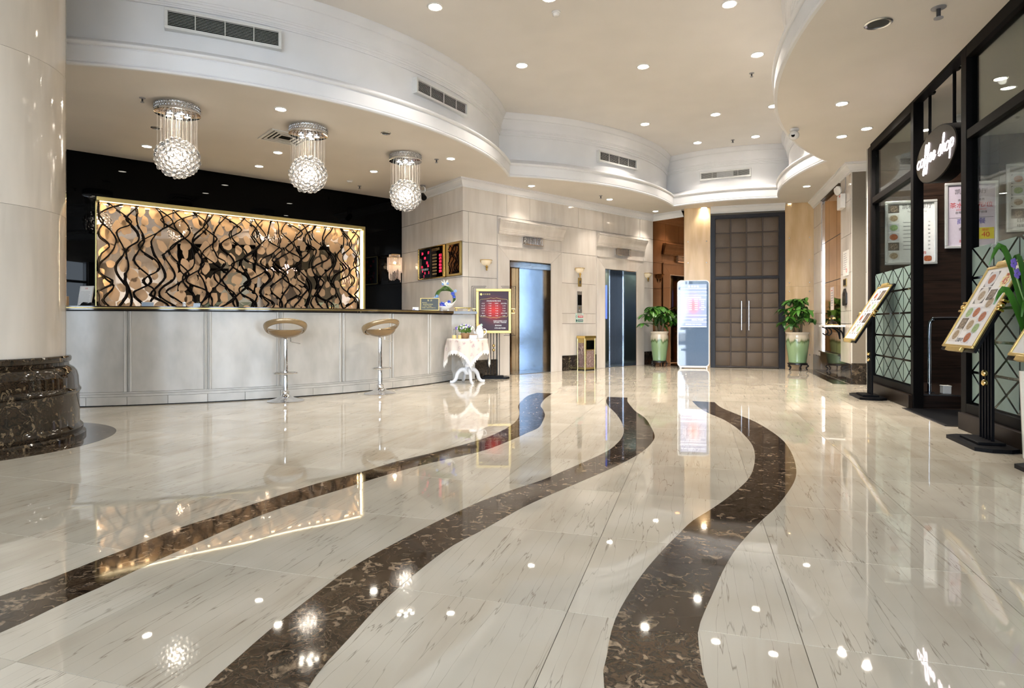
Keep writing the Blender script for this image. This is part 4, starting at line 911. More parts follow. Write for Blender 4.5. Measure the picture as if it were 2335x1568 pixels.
for sx in (-1, 1):
    for dz, ln, of in ((0.40, 0.21, 0.35), (0.425, 0.25, 0.375)):
        part('corner_line', MB().box(min(sx*of, sx*(of-ln)), max(sx*of, sx*(of-ln)), 0.004,0.010,dz-0.003,dz+0.003), 'black_satin', b)
        part('corner_line', MB().box(sx*of-0.003, sx*of+0.003, 0.004,0.010,0.05,dz), 'black_satin', b)
    for dz, ln, of in ((-0.395, 0.16, 0.35), (-0.42, 0.2, 0.375)):
        part('corner_line', MB().box(min(sx*of, sx*(of-ln)), max(sx*of, sx*(of-ln)), 0.004,0.010,dz-0.003,dz+0.003), 'black_satin', b)

# ------------------------------------------------------------------ little table with a lace cloth
plain('table_white', (0.82,0.82,0.84), 0.25); plain('lace', (0.86,0.83,0.78), 0.8)
def cloth_mat():
    m, N, L, b = new_mat('floral_cloth'); mp = mapping(N, L, (1,1,1), rand=False)
    v = N.new('ShaderNodeTexVoronoi'); v.inputs['Scale'].default_value = 11; L.new(mp.outputs[0], v.inputs['Vector'])
    n = N.new('ShaderNodeTexNoise'); n.inputs['Scale'].default_value = 45; L.new(mp.outputs[0], n.inputs['Vector'])
    r = ramp(N, [(0.25,(0.7,0.7,0.7)),(0.42,(0,0,0))]); L.new(v.outputs['Distance'], r.inputs[0])
    r2 = ramp(N, [(0.42,(0,0,0)),(0.6,(1,1,1))]); L.new(n.outputs['Fac'], r2.inputs[0])
    mu = N.new('ShaderNodeMixRGB'); mu.blend_type = 'MULTIPLY'; mu.inputs[0].default_value = 1; L.new(r.outputs[0], mu.inputs[1]); L.new(r2.outputs[0], mu.inputs[2])
    hue = mixcol(N, L, (0.42,0.24,0.34), (0.50,0.25,0.22), v.outputs['Color'])
    L.new(mixcol(N, L, (0.72,0.63,0.56), hue, mu.outputs[0]), b.inputs['Base Color']); b.inputs['Roughness'].default_value = 0.85
cloth_mat()
TP = (-0.71, 9.72)
t = thing('side_table', 'small white pedestal table with curved feet beside the desk', 'table', (*TP, 0), R(20))
part('top', MB().lathe([(1e-5,0.675),(0.29,0.675),(0.30,0.682),(0.30,0.695),(0.29,0.70),(1e-5,0.70)], 40, cap=False), 'table_white', t, True)
part('pedestal', MB().lathe([(0.05,0.13),(0.062,0.15),(0.062,0.22),(0.04,0.25),(0.05,0.28),(0.036,0.30),(0.034,0.42),(0.05,0.46),(0.034,0.50),(0.04,0.60),(0.11,0.655),(0.11,0.676)], 24), 'table_white', t, True, ang=50)
for k in range(4):
    a = math.pi/2*k
    P = catmull([(0.03,0,0.20),(0.10,0,0.205),(0.16,0,0.15),(0.19,0,0.06),(0.235,0,0.02),(0.285,0,0.018)], 5)
    part('leg', MB().tube(P, [0.040-0.018*i/(len(P)-1) for i in range(len(P))], 10, flat=(0.8,1.0)), 'table_white', t, True, rot=(0,0,a), loc=(0,0,0.002), ang=70)
cl = thing('tablecloth', 'floral cloth with a white lace edge draped over the little table', 'tablecloth', (*TP, 0.7005), R(58))
def drape(u, v):
    rho = math.hypot(u, v); a = math.atan2(v, u); r0 = 0.305
    if rho <= r0: return (u, v, 0.0015)
    h = rho - r0; fl = 0.02 + 0.035*(h/0.4) + 0.022*math.sin(9*a+0.6)*min(1, h/0.15) + 0.010*math.sin(17*a)*min(1, h/0.2)
    return ((r0+fl)*math.cos(a), (r0+fl)*math.sin(a), 0.0015 - h)
S_ = 0.545; n = 44; si = S_-0.06
part('cloth', MB().rows([[drape(-si+2*si*i/n, -si+2*si*j/n) for j in range(n+1)] for i in range(n+1)]), 'floral_cloth', cl, True, ang=180)
mb = MB()
for side in range(4):
    ca, sa = math.cos(math.pi/2*side), math.sin(math.pi/2*side); r1, r2, r3 = [], [], []
    for i in range(61):
        f = -1+2*i/60
        for lst, e in ((r1, si-0.004), (r2, si+0.03), (r3, si + (0.075 if i % 3 == 1 else 0.045))):
            u, v = e, f*e; lst.append(drape(u*ca-v*sa, u*sa+v*ca))
    mb.rows([r1, r2, r3])
part('lace_edge', mb, 'lace', cl, True, ang=180)
TZ = 0.7025
def leafy(mb, c, r, n, sc=(1,1,0.8), s=0.012):
    for k in range(n):
        zf = 1-2*(k+0.5)/n; a = k*2.4; rr = math.sqrt(1-zf*zf); q = r*rnd.uniform(0.75,1.05)
        mb.ico((c[0]+q*rr*math.cos(a)*sc[0], c[1]+q*rr*math.sin(a)*sc[1], c[2]+q*zf*sc[2]), s*rnd.uniform(0.7,1.2), 1)
    return mb
fb = thing('flower_bowl', 'glass bowl of violet and white flowers on the little table', 'flower bowl', (TP[0]-0.04, TP[1]+0.02, TZ))
plain('clear_glass', (0.85,0.88,0.86), 0.05, trans=0.85); plain('basket', (0.36,0.20,0.09), 0.7, bump=0.4)
part('bowl', MB().lathe([(0.05,0),(0.062,0.02),(0.075,0.05),(0.07,0.085),(0.066,0.085),(0.07,0.05),(0.055,0.02),(0.045,0.008)], 24), 'basket', fb, True)
o = part('foliage', leafy(MB(), (0,0,0.15), 0.10, 90, (1.15,0.9,0.55), 0.017), 'leaf_green', fb); o['kind'] = 'stuff'
bl_me = {}
for mt, nn, col in (('flower_white', 34, 0), ('flower_violet', 22, 1)):
    mb_ = MB()
    for q in range(5): mb_.ico((0.009*math.cos(1.257*q), 0.009*math.sin(1.257*q), 0), 0.0075, 1, (1,1,0.5))
    me = mb_.mesh('bloom', mt)
    for k in range(nn):
        a = rnd.random()*6.28; zf = rnd.uniform(-0.1,1); rr = math.sqrt(max(0,1-zf*zf)); q = 0.115
        link('bloom', me, fb, (q*1.15*rr*math.cos(a)+(-0.02 if col else 0.01), q*0.9*rr*math.sin(a), 0.15+q*0.62*zf), (rnd.random()*2, rnd.random()*2, 0))
jg = thing('porcelain_jug', 'tall white porcelain jug with a pointed lid on the little table', 'jug', (TP[0]+0.19, TP[1]+0.06, TZ))
part('body', MB().lathe([(0.05,0),(0.062,0.01),(0.070,0.06),(0.066,0.11),(0.052,0.15),(0.046,0.165),(0.05,0.175)], 24), 'porcelain', jg, True)
l_ = part('lid', MB().lathe([(0.052,0.174),(0.04,0.19),(0.02,0.205),(0.008,0.215)], 20), 'porcelain', jg, True); part('knob', MB().uv((0,0,0.222), 0.010), 'gold', l_, True)
part('handle', MB().tube(catmull([(0.06,0,0.15),(0.10,0,0.14),(0.105,0,0.09),(0.066,0,0.05)], 5), 0.008, 8), 'porcelain', jg, True); part('spout', MB().tube(catmull([(-0.062,0,0.07),(-0.09,0,0.11),(-0.10,0,0.15)], 4), [0.016]*4+[0.012]*4+[0.009], 8), 'porcelain', jg, True)
cb = thing('sugar_box', 'white lidded porcelain box with a brown rim on the little table', 'box', (TP[0]+0.095, TP[1]-0.10, TZ), R(10))
part('body', MB().bbox(-0.06,0.06,-0.035,0.035,0,0.06,0.008), 'porcelain', cb); part('rim', MB().bbox(-0.062,0.062,-0.037,0.037,0.06,0.068,0.002), 'basket', cb)
gj = thing('glass_jar', 'small clear glass jar at the left of the little table', 'jar', (TP[0]-0.215, TP[1]+0.05, TZ))
part('body', MB().lathe([(0.03,0),(0.034,0.01),(0.034,0.08),(0.02,0.105),(0.022,0.125)], 18), 'clear_glass', gj, True); part('stopper', MB().lathe([(0.016,0.125),(0.02,0.135),(0.012,0.15)], 12), 'clear_glass', gj, True)
plain('wax_yellow', (0.75,0.60,0.25), 0.4)
for x, y, r, lab in ((-0.205,-0.07,0.034,'pale candle glass at the left front of the little table'), (-0.115,-0.10,0.026,'yellow candle beside the flower bowl')):
    c_ = thing('candle', lab, 'candle', (TP[0]+x, TP[1]+y, TZ)); part('wax', MB().lathe([(r,0),(r,0.05),(r*0.8,0.055)], 18), 'wax_yellow', c_, True); part('wick', MB().lathe([(0.002,0.055),(0.001,0.068)], 6), 'ink', c_)

# ------------------------------------------------------------------ tall double doors
plain('door_frame_black', (0.010,0.009,0.011), 0.35, spec=0.25); plain('door_leather', (0.090,0.062,0.038), 0.5, bump=0.25, bscale=120); plain('door_groove', (0.05,0.030,0.018), 0.5)
dr = thing('door_1', 'tall dark double doors of padded brown squares with chrome bar handles', 'door', (*frame_pt(OD, ANG_A, -0.745, 0), 0), ANG_A)
dr['kind'] = 'structure'
DW = 1.4665
part('frame', MB().box(0,0.092,-0.03,0.1,0,3.238).box(DW-0.115,DW,-0.03,0.1,0,3.238).box(0.092,DW-0.115,-0.03,0.1,3.165,3.238), 'door_frame_black', dr)
xs = [0.092 + (DW-0.207)*k/4 for k in range(5)]
pads = {}
def pad(parent, x0, x1, z0, z1):
    w_, h_ = x1-x0-0.022, z1-z0-0.022; key = (round(w_,3), round(h_,3))
    if key not in pads: pads[key] = MB().bbox(-w_/2,w_/2,-0.018,0.004,-h_/2,h_/2,0.012).mesh('padded_square', 'door_leather', True)
    link('padded_square', pads[key], parent, ((x0+x1)/2, 0.02, (z0+z1)/2))
tl = part('transom_panel', MB().box(0.092,DW-0.115,0.02,0.06,1.925,3.165), 'door_groove', dr)
for r in range(4):
    for c in range(4): pad(tl, xs[c], xs[c+1], 1.93+0.308*r, 1.93+0.308*(r+1))
part('transom_bar', MB().bbox(0.092,DW-0.115,-0.012,0.06,1.885,1.925,0.004), 'door_frame_black', dr)
for s in range(2):
    lf = part('door_leaf', MB().box(xs[2*s]+0.003,xs[2*s+2]-0.003,0.02,0.06,0.012,1.885), 'door_groove', dr)
    for r in range(6):
        for c in range(2): pad(lf, xs[2*s+c], xs[2*s+c+1], 0.03+0.308*r, 0.03+0.308*(r+1))
    hx = 0.62 if s == 0 else 0.765
    hd = part('handle', MB().tube([(hx,-0.055,0.80),(hx,-0.055,1.41)], 0.0135, 12), 'chrome', lf, True)
    for z in (0.88, 1.33): part('handle_stem', MB().tube([(hx,-0.055,z),(hx,0.0,z)], 0.008, 8), 'chrome', lf, True)

# ------------------------------------------------------------------ floor standing screen
plain('kiosk_glass', (0.13,0.20,0.32), 0.03, spec=0.9); plain('kiosk_white', (0.85,0.87,0.90), 0.3)  # glass coloured blue to stand in for the bright outdoors it mirrors
def screen_mat():
    m, N, L, b = new_mat('screen_glow')
    tc = N.new('ShaderNodeTexCoord'); mp = N.new('ShaderNodeMapping'); mp.inputs['Location'].default_value = (0,0,-0.0); mp.inputs['Scale'].default_value = (4.2,0,3.0)
    L.new(tc.outputs['Object'], mp.inputs[0]); gr = N.new('ShaderNodeTexGradient'); gr.gradient_type = 'SPHERICAL'; L.new(mp.outputs[0], gr.inputs[0])
    rp = ramp(N, [(0.0,(0.36,0.42,0.66)),(0.4,(0.45,0.40,0.58)),(0.8,(0.75,0.32,0.38)),(1.0,(0.80,0.30,0.34))]); L.new(gr.outputs[0], rp.inputs[0])
    L.new(rp.outputs[0], b.inputs['Emission Color']); b.inputs['Emission Strength'].default_value = 1.5; b.inputs['Base Color'].default_value = (0.02,0.02,0.03,1); b.inputs['Roughness'].default_value = 0.05
screen_mat(); emitter('screen_text', (0.85,0.90,1.0), 1.6)
k_ = thing('information_screen', 'upright glass information screen with a white rim left of the doors', 'display screen', (3.80, 12.78, 0), R(-9))
def rrect(x0, x1, z0, z1, r, n=6):
    P = []
    for cx, cz, a in ((x1-r,z0+r,-90),(x1-r,z1-r,0),(x0+r,z1-r,90),(x0+r,z0+r,180)):
        for k in range(n+1): P.append((cx+r*math.cos(R(a+90*k/n)), cz+r*math.sin(R(a+90*k/n))))
    return P
part('body', MB().vprism(rrect(-0.325,0.325,0.03,1.845,0.075), 0.0, 0.055), 'kiosk_white', k_)
part('glass', MB().vprism(rrect(-0.305,0.305,0.055,1.825,0.06), -0.006, 0.0), 'kiosk_glass', k_)
sc_ = part('screen', MB().box(-0.265,0.265,-0.003,0.0,-0.45,0.45), 'screen_glow', k_, loc=(0,-0.006,1.31))
for z in (0.36, 0.29, 0.22, -0.20, -0.27, -0.34, -0.44): part('scan_line', MB().box(-0.265,0.265,-0.0045,-0.003,z-0.005,z+0.005), 'screen_text', sc_)
text(sc_, '凯 利 宾 馆', 0.045, 'screen_text', (0,-0.005,0.40)); price_table(sc_, -0.005, 0.17, 0.52, 'screen_text', 0.026)
text(sc_, '扫码关注, 尽享优惠', 0.028, 'screen_text', (0.08,-0.005,-0.30)); text(sc_, '服务热线: 0755-82376288', 0.030, 'screen_text', (0,-0.005,-0.39))
for sx in (-0.26, 0.26): part('foot', MB().box(sx-0.012,sx+0.012,-0.05,0.10,0,0.03), 'kiosk_white', k_)
part('base_bar', MB().bbox(-0.29,0.29,0.0,0.05,0.012,0.032,0.004), 'kiosk_white', k_)

# ------------------------------------------------------------------ potted plants
def pot_mat():
    m, N, L, b = new_mat('celadon')
    tc = N.new('ShaderNodeTexCoord'); sp = N.new('ShaderNodeSeparateXYZ'); L.new(tc.outputs['Object'], sp.inputs[0])
    n = N.new('ShaderNodeTexNoise'); n.inputs['Scale'].default_value = 14; mp = mapping(N, L, (1,1,0.12), rand=False); L.new(mp.outputs[0], n.inputs['Vector'])
    ma = N.new('ShaderNodeMath'); ma.operation = 'MULTIPLY_ADD'; ma.inputs[1].default_value = 0.22; L.new(n.outputs['Fac'], ma.inputs[0]); L.new(sp.outputs['Z'], ma.inputs[2])
    r = ramp(N, [(0.0,(0.20,0.32,0.17)),(0.50,(0.27,0.40,0.21)),(0.545,(0.09,0.15,0.05)),(0.59,(0.55,0.50,0.36)),(0.66,(0.72,0.63,0.50)),(0.86,(0.74,0.66,0.55))]); L.new(ma.outputs[0], r.inputs[0])
    L.new(r.outputs[0], b.inputs['Base Color']); b.inputs['Roughness'].default_value = 0.12; b.inputs['Coat Weight'].default_value = 0.4
pot_mat()
plain('soil', (0.05,0.035,0.02), 0.9); plain('bark', (0.19,0.14,0.08), 0.8, bump=0.5); plain('ebony', (0.012,0.009,0.008), 0.3)
plain('pachira', (0.050,0.16,0.018), 0.32); plain('pachira_dark', (0.022,0.085,0.012), 0.32)
def leaf_mesh(L_, w_, mat):
    A, B, C = [], [], []
    for i in range(6):
        f = i/5; ww = w_*math.sin(math.pi*(0.06+0.9*f)**0.9); zd = -0.25*L_*f*f
        A.append((L_*f, -ww, zd+0.25*ww)); B.append((L_*f, 0, zd)); C.append((L_*f, ww, zd+0.25*ww))
    return MB().rows([A, B, C]).mesh('leaf', mat, True, 180)
LEAF = [leaf_mesh(0.20,0.036,'pachira'), leaf_mesh(0.17,0.033,'pachira_dark'), leaf_mesh(0.23,0.038,'pachira')]
def pachira(name, lab, x, y, pr, z0, z1, crown_z, spread, sd, group, planes):
    g = random.Random(sd)
    t = thing(name, lab, 'potted plant', (x, y, 0), sd, group)
    h = z1-z0
    part('pot', MB().lathe([(pr*0.70,0),(pr*0.73,0.01),(pr*0.72,0.05*h),(pr*0.86,0.42*h),(pr*0.96,0.70*h),(pr*0.95,0.82*h),(pr*0.88,0.91*h),(pr*0.90,0.93*h),(pr*1.0,0.965*h),(pr*1.0,h),(pr*0.88,h),(pr*0.84,0.9*h)], 40), 'celadon', t, True, loc=(0,0,z0), ang=60)
    part('soil', MB().lathe([(1e-5,z1-0.05),(pr*0.86,z1-0.05)], 24, cap=False), 'soil', t)
    st = part('pot_stand', MB().lathe([(pr*0.78,z0-0.035),(pr*0.82,z0-0.03),(pr*0.82,z0-0.004),(pr*0.5,z0-0.004),(pr*0.5,z0-0.035)], 30), 'ebony', t, True)
    for k in range(5):
        a = 2*math.pi*k/5+0.3
        part('stand_leg', MB().tube(catmull([(pr*0.72*math.cos(a),pr*0.72*math.sin(a),z0-0.03),(pr*0.88*math.cos(a),pr*0.88*math.sin(a),z0-0.06),(pr*0.70*math.cos(a),pr*0.70*math.sin(a),z0*0.4),(pr*0.80*math.cos(a),pr*0.80*math.sin(a),0.012)], 4), 0.012, 8), 'ebony', st, True)
    tips = []
    def inside(p):
        wx, wy = frame_pt((x, y), sd, p[0], p[1])
        return all(-((wx-O_[0])*-math.sin(an) + (wy-O_[1])*math.cos(an)) > mg for O_, an, mg in planes)
    for k in range(3):
        a = 2.1*k+0.5; bx_, by_ = 0.06*math.cos(a), 0.06*math.sin(a)
        top = (bx_*1.5, by_*1.5, z1+0.12+0.05*k)
        part('trunk', MB().tube([(bx_,by_,z1-0.06),(bx_*1.2,by_*1.2,z1+0.03),top], [0.034,0.028,0.02], 8), 'bark', t, True)
        for j in range(14):
            b_ = g.uniform(0,6.28); el = g.uniform(-0.15,1.35); L_ = g.uniform(0.55,1.0)*spread
            tip = (top[0]+L_*math.cos(b_)*math.cos(el), top[1]+L_*math.sin(b_)*math.cos(el)*0.8, top[2]+0.04+(crown_z-0.10-top[2])*max(0.0,math.sin(el))*g.uniform(0.85,1.0)+0.05*g.random())
            mid = ((top[0]+tip[0])/2, (top[1]+tip[1])/2, (top[2]+tip[2])/2+0.04)
            if not inside(tip): continue
            part('stem', MB().tube([top, mid, tip], [0.007,0.005,0.003], 5), 'pachira_dark', t, True); tips.append((tip, b_))
    for tip, b_ in tips:
        nl = g.randint(5,7)
        for q in range(nl):
            a = b_ + 2*math.pi*q/nl + g.uniform(-0.2,0.2)
            rx, ry, li, s = g.uniform(-0.3,0.3), g.uniform(0.0,0.6), g.randrange(3), g.uniform(0.8,1.15)
            if not inside(tip) or not inside((tip[0]+0.27*s*math.cos(a), tip[1]+0.27*s*math.sin(a))): continue
            o = link('leaf', LEAF[li], t, tip, (rx, ry, a)); o.scale = (s,s,s)
    return t
pachira('potted_pachira', 'money tree in a celadon pot beside the bronze mirror', 3.22, 13.32, 0.20, 0.125, 0.765, 1.36, 0.33, 3, 'money trees in celadon pots', [(OB, ANG_B, 0.05), (PE, ANG_M, 0.03)])
pachira('potted_pachira', 'money tree in a celadon pot right of the tall doors', 5.70, 12.18, 0.225, 0.155, 0.765, 1.50, 0.36, 8, 'money trees in celadon pots', [(OD, ANG_A, 0.03), (OW, ANG_R, 0.07)])
# ------------------------------------------------------------------ outer shell so that daylight only comes in at the entrance
struct('wall_light_block', MB().box(-9.4,9.7,15.2,15.4,-0.1,4.65).box(-9.5,-9.3,-4.3,15.4,-0.1,4.65).box(9.6,9.8,-4.3,15.4,-0.1,4.65), 'grout', label='unseen outer shell added to block daylight')
# ------------------------------------------------------------------ mirrored recess and fittings on the right wall
gl = [N0+0.06, 1.33, 1.963, N1-0.06]; gz = [0.42, 1.70, 2.46, 3.275]
mr = thing('mirror_panelling', 'amber mirror panelling in a steel frame on the right wall', 'mirror', (*OW,0), ANG_R)
part('backing', MB().box(N0,N1,0.045,0.058,0.405,3.29), 'dark_bronze', mr)
for a, b in zip(gl, gl[1:]):
    for c, d in zip(gz, gz[1:]): part('mirror_pane', MB().box(a+0.006,b-0.006,0.036,0.045,c+0.006,d-0.006), 'amber_mirror', mr)
part('frame_post', MB().bbox(N0,N0+0.06,0.012,0.045,0.405,3.29,0.002), 'chrome', mr); part('frame_post', MB().bbox(N1-0.06,N1,0.012,0.045,0.405,3.29,0.002), 'chrome', mr)
part('frame_head', MB().bbox(N0+0.06,N1-0.06,-0.02,0.045,3.275,3.29), 'dark_bronze', mr); part('ledge', MB().bbox(N0,N1,-0.045,0.04,0.402,0.42), 'black_marble', mr)
t = thing('paper_notice', 'narrow cream notice stuck on the amber mirror', 'notice', (*frame_pt(OW, ANG_R, 1.59, 0.035), 1.385), ANG_R)
part('sheet', MB().box(-0.13,0.13,-0.003,0,-0.205,0.205), 'pink_paper', t)
for k in range(7): part('text_line', MB().box(-0.09,0.09-0.05*rnd.random(),-0.0042,-0.003,0.14-0.045*k,0.152-0.045*k), 'ink_red' if k == 0 else 'ink_grey', t)
t = thing('emergency_light', 'twin headed white emergency light high on the right wall', 'emergency light', (*frame_pt(OW, ANG_R, 2.66, 0), 2.93), ANG_R)
part('body', MB().bbox(-0.14,0.14,-0.075,-0.002,-0.13,0.10,0.01), 'white_gloss', t); part('label_patch', MB().box(0.03,0.10,-0.0765,-0.075,0.05,0.08), 'ink_red', t)
for sx in (-0.09, 0.02):
    h_ = part('lamp_head', MB().lathe([(0.03,0),(0.06,0.02),(0.068,0.05),(0.06,0.055)], 20), 'white_gloss', t, True, (sx,-0.05,0.19), (R(110),0,R(20))); part('arm', MB().tube([(sx,-0.04,0.09),(sx,-0.045,0.17)], 0.012, 8), 'steel_plain', t, True)
part('cable', MB().tube(catmull([(0.12,-0.02,0.1),(0.17,-0.012,0.2),(0.16,-0.012,0.35)], 5), 0.006, 6), 'ink_grey', t)
t = thing('wall_notice', 'white printed notice on the marble of the right wall', 'notice', (*frame_pt(OW, ANG_R, 2.80, 0), 1.905), ANG_R)
part('sheet', MB().box(-0.19,0.19,-0.004,-0.001,-0.20,0.20), 'paper', t); part('stamp', MB().tube([(0.06+0.03*math.cos(2*math.pi*k/16),-0.005,-0.12+0.03*math.sin(2*math.pi*k/16)) for k in range(16)], 0.003, 4, True), 'ink_red', t)
for k in range(8): part('text_line', MB().box(-0.14,0.12-0.12*rnd.random(),-0.0052,-0.004,0.15-0.035*k,0.158-0.035*k), 'ink_grey', t)
t = thing('wall_plaque', 'small brown plaque above the dark shield on the right wall', 'plaque', (*frame_pt(OW, ANG_R, 2.76, 0), 1.60), ANG_R)
part('plate', MB().bbox(-0.11,0.11,-0.012,-0.001,-0.06,0.06), 'dull_gold', t); part('inset', MB().box(-0.095,0.095,-0.0135,-0.012,-0.045,0.045), 'dark_bronze', t)
t = thing('wall_shield', 'dark shield shaped plaque above the telephone shelf', 'plaque', (*frame_pt(OW, ANG_R, 2.78, 0), 1.36), ANG_R)
part('board', MB().vprism([(-0.12,-0.10),(-0.09,-0.13),(0.09,-0.13),(0.12,-0.10),(0.12,0.06),(0.09,0.08),(0.05,0.11),(0.03,0.14),(-0.03,0.14),(-0.05,0.11),(-0.09,0.08),(-0.12,0.06)], -0.025, -0.001), 'ebony', t); part('badge', MB().lathe([(1e-5,0),(0.035,0),(0.035,0.004)], 16), 'dark_bronze', t, loc=(0,-0.0255,0.05), rot=(R(90),0,0))
t = thing('telephone_shelf', 'small white shelf on a black iron bracket on the right wall', 'shelf', (*frame_pt(OW, ANG_R, 2.62, 0), 0.90), ANG_R)
part('shelf_board', MB().bbox(-0.24,0.24,-0.32,-0.016,-0.015,0.012), 'white_gloss', t)
for sx in (-0.14, 0.14):
    part('bracket', MB().tube(catmull([(sx,-0.29,-0.02),(sx,-0.22,-0.05),(sx,-0.20,-0.11),(sx,-0.24,-0.15),(sx,-0.28,-0.12)], 5), 0.010, 8).tube(catmull([(sx,-0.025,-0.2),(sx,-0.05,-0.1),(sx,-0.12,-0.04),(sx,-0.2,-0.02)], 4), 0.012, 8), 'black_satin', t, True); part('back_bar', MB().box(sx-0.015,sx+0.015,-0.032,-0.014,-0.22,-0.015), 'black_satin', t)
t = thing('telephone', 'black and brass antique style telephone on the wall shelf', 'telephone', (*frame_pt(OW, ANG_R, 2.66, -0.17), 0.912), ANG_R)
part('base', MB().lathe([(0.085,0),(0.088,0.015),(0.07,0.03),(0.06,0.055),(0.03,0.07)], 24), 'dark_bronze', t, True); part('band', MB().lathe([(0.09,0.004),(0.092,0.01),(0.09,0.016)], 24, cap=False), 'brass', t, True)
part('cradle', MB().lathe([(0.02,0.07),(0.016,0.10),(0.028,0.115)], 14), 'ebony', t, True); part('dial', MB().lathe([(0.036,0),(0.036,0.008),(0.01,0.012)], 20), 'brass', t, True, (0,-0.075,0.045), (R(60),0,0))
h_ = part('handset', MB().tube(catmull([(-0.11,0,0.125),(-0.07,0,0.145),(0,0,0.15),(0.07,0,0.145),(0.11,0,0.125)], 4), 0.013, 10), 'ebony', t, True)
for sx in (-1, 1): part('earpiece', MB().lathe([(0.026,0.10),(0.03,0.11),(0.022,0.13)], 14, (sx*0.115,0,0)), 'brass', h_, True)

# ------------------------------------------------------------------ coffee shop front
def wood_mat(name, a, b_, rough):
    m, N, L, b = new_mat(name); mp = mapping(N, L, (0.9,0.9,14))
    n = N.new('ShaderNodeTexNoise'); n.inputs['Scale'].default_value = 2.2; n.inputs['Detail'].default_value = 6; n.inputs['Distortion'].default_value = 0.4; L.new(mp.outputs[0], n.inputs['Vector'])
    c = ramp(N, [(0.3,a),(0.7,b_)]); L.new(n.outputs['Fac'], c.inputs[0]); L.new(tile_tint(N, L, c.outputs[0], 0.8, 1.2), b.inputs['Base Color']); b.inputs['Roughness'].default_value = rough; b.inputs['Specular IOR Level'].default_value = 0.2
wood_mat('dark_wood', (0.009,0.005,0.0035), (0.034,0.018,0.012), 0.42)
plain('film', (0.22,0.31,0.285), 0.6)
def glass_mat():
    m, N, L, b = new_mat('shop_glass'); out = [n for n in N if n.type == 'OUTPUT_MATERIAL'][0]
    tr = N.new('ShaderNodeBsdfTransparent'); tr.inputs[0].default_value = (0.86,0.90,0.88,1); gl_ = N.new('ShaderNodeBsdfGlossy'); gl_.inputs['Roughness'].default_value = 0.01
    fr_ = N.new('ShaderNodeFresnel'); fr_.inputs[0].default_value = 1.35; mx = N.new('ShaderNodeMixShader'); hf = N.new('ShaderNodeMath'); hf.operation = 'MULTIPLY'; hf.inputs[1].default_value = 0.4; L.new(fr_.outputs[0], hf.inputs[0]); L.new(hf.outputs[0], mx.inputs[0]); L.new(tr.outputs[0], mx.inputs[1]); L.new(gl_.outputs[0], mx.inputs[2]); L.new(mx.outputs[0], out.inputs[0])
glass_mat()
OC = (5.0, 8.417); ANG_C = R(-106.9)
ff = thing('shop_front', 'black framed glazed coffee shop front with frosted lattice film', 'shop front', (*OC,0), ANG_C)
POST = [(0.0,0.07), (1.665,1.755), (3.03,3.14), (5.25,5.36)]
for a, b in POST: part('post', MB().bbox(a,b,-0.05,0.05,0.0,LOWZ-0.001,0.003), 'black_frame', ff)
BAYS = [(0.07,1.665,4), (3.14,5.25,5)]
for a, b, nc in BAYS:
    part('top_rail', MB().bbox(a,b,-0.05,0.05,3.31,LOWZ-0.001,0.003), 'black_frame', ff)
    part('transom', MB().bbox(a,b,-0.045,0.045,2.585,2.665,0.003), 'black_frame', ff)
    part('bottom_rail', MB().bbox(a,b,-0.05,0.05,0.15,0.235,0.003), 'black_frame', ff)
    part('plinth', MB().bbox(a-0.06,b+0.06,-0.09,0.06,0.0,0.15,0.004), 'dark_bronze', ff)
    part('glass_pane', MB().box(a,b,-0.005,0.005,2.665,3.31), 'shop_glass', ff); pane = part('glass_pane', MB().box(a,b,-0.005,0.005,0.235,2.585), 'shop_glass', ff)
    cw = (b-a)/nc; ch = 0.276; tris = {}
    for nm, T in (('t', [(0,ch),(cw,ch),(cw/2,ch/2)]), ('b', [(0,0),(cw,0),(cw/2,ch/2)]), ('l', [(0,0),(0,ch),(cw/2,ch/2)]), ('r', [(cw,0),(cw,ch),(cw/2,ch/2)])):
        A_, B_, C_ = T; la, lb, lc_ = math.dist(B_,C_), math.dist(A_,C_), math.dist(A_,B_); p_ = la+lb+lc_
        ic = ((la*A_[0]+lb*B_[0]+lc_*C_[0])/p_, (la*A_[1]+lb*B_[1]+lc_*C_[1])/p_)
        ar_ = abs((B_[0]-A_[0])*(C_[1]-A_[1])-(C_[0]-A_[0])*(B_[1]-A_[1]))/2; ri = 2*ar_/p_; sc2 = (ri-0.0115)/ri
        if nm in 'lr':   # a vertical clear line halves nothing here, the side triangles stay whole
            pass
        tris[nm] = MB().vprism([(ic[0]+(x-ic[0])*sc2, ic[1]+(z-ic[1])*sc2) for x, z in T], -0.0075, -0.0055).mesh('frosted_film', 'film')
    for r in range(5):
        for c in range(nc):
            for nm in 'tblr': link('frosted_film', tris[nm], pane, (a+c*cw, 0, 0.24+r*ch))
part('lintel', MB().bbox(1.755,3.03,-0.05,0.05,3.385,LOWZ-0.001,0.003), 'black_frame', ff)
part('return_panel', MB().box(5.29,5.32,0.05,4.2,0.2,3.3), 'dark_wood', ff); part('return_rail', MB().box(5.26,5.35,0.05,4.2,0.0,0.2).box(5.26,5.35,0.05,4.2,3.3,3.419), 'black_frame', ff)  # unseen solid return, put in to keep daylight out of the shop
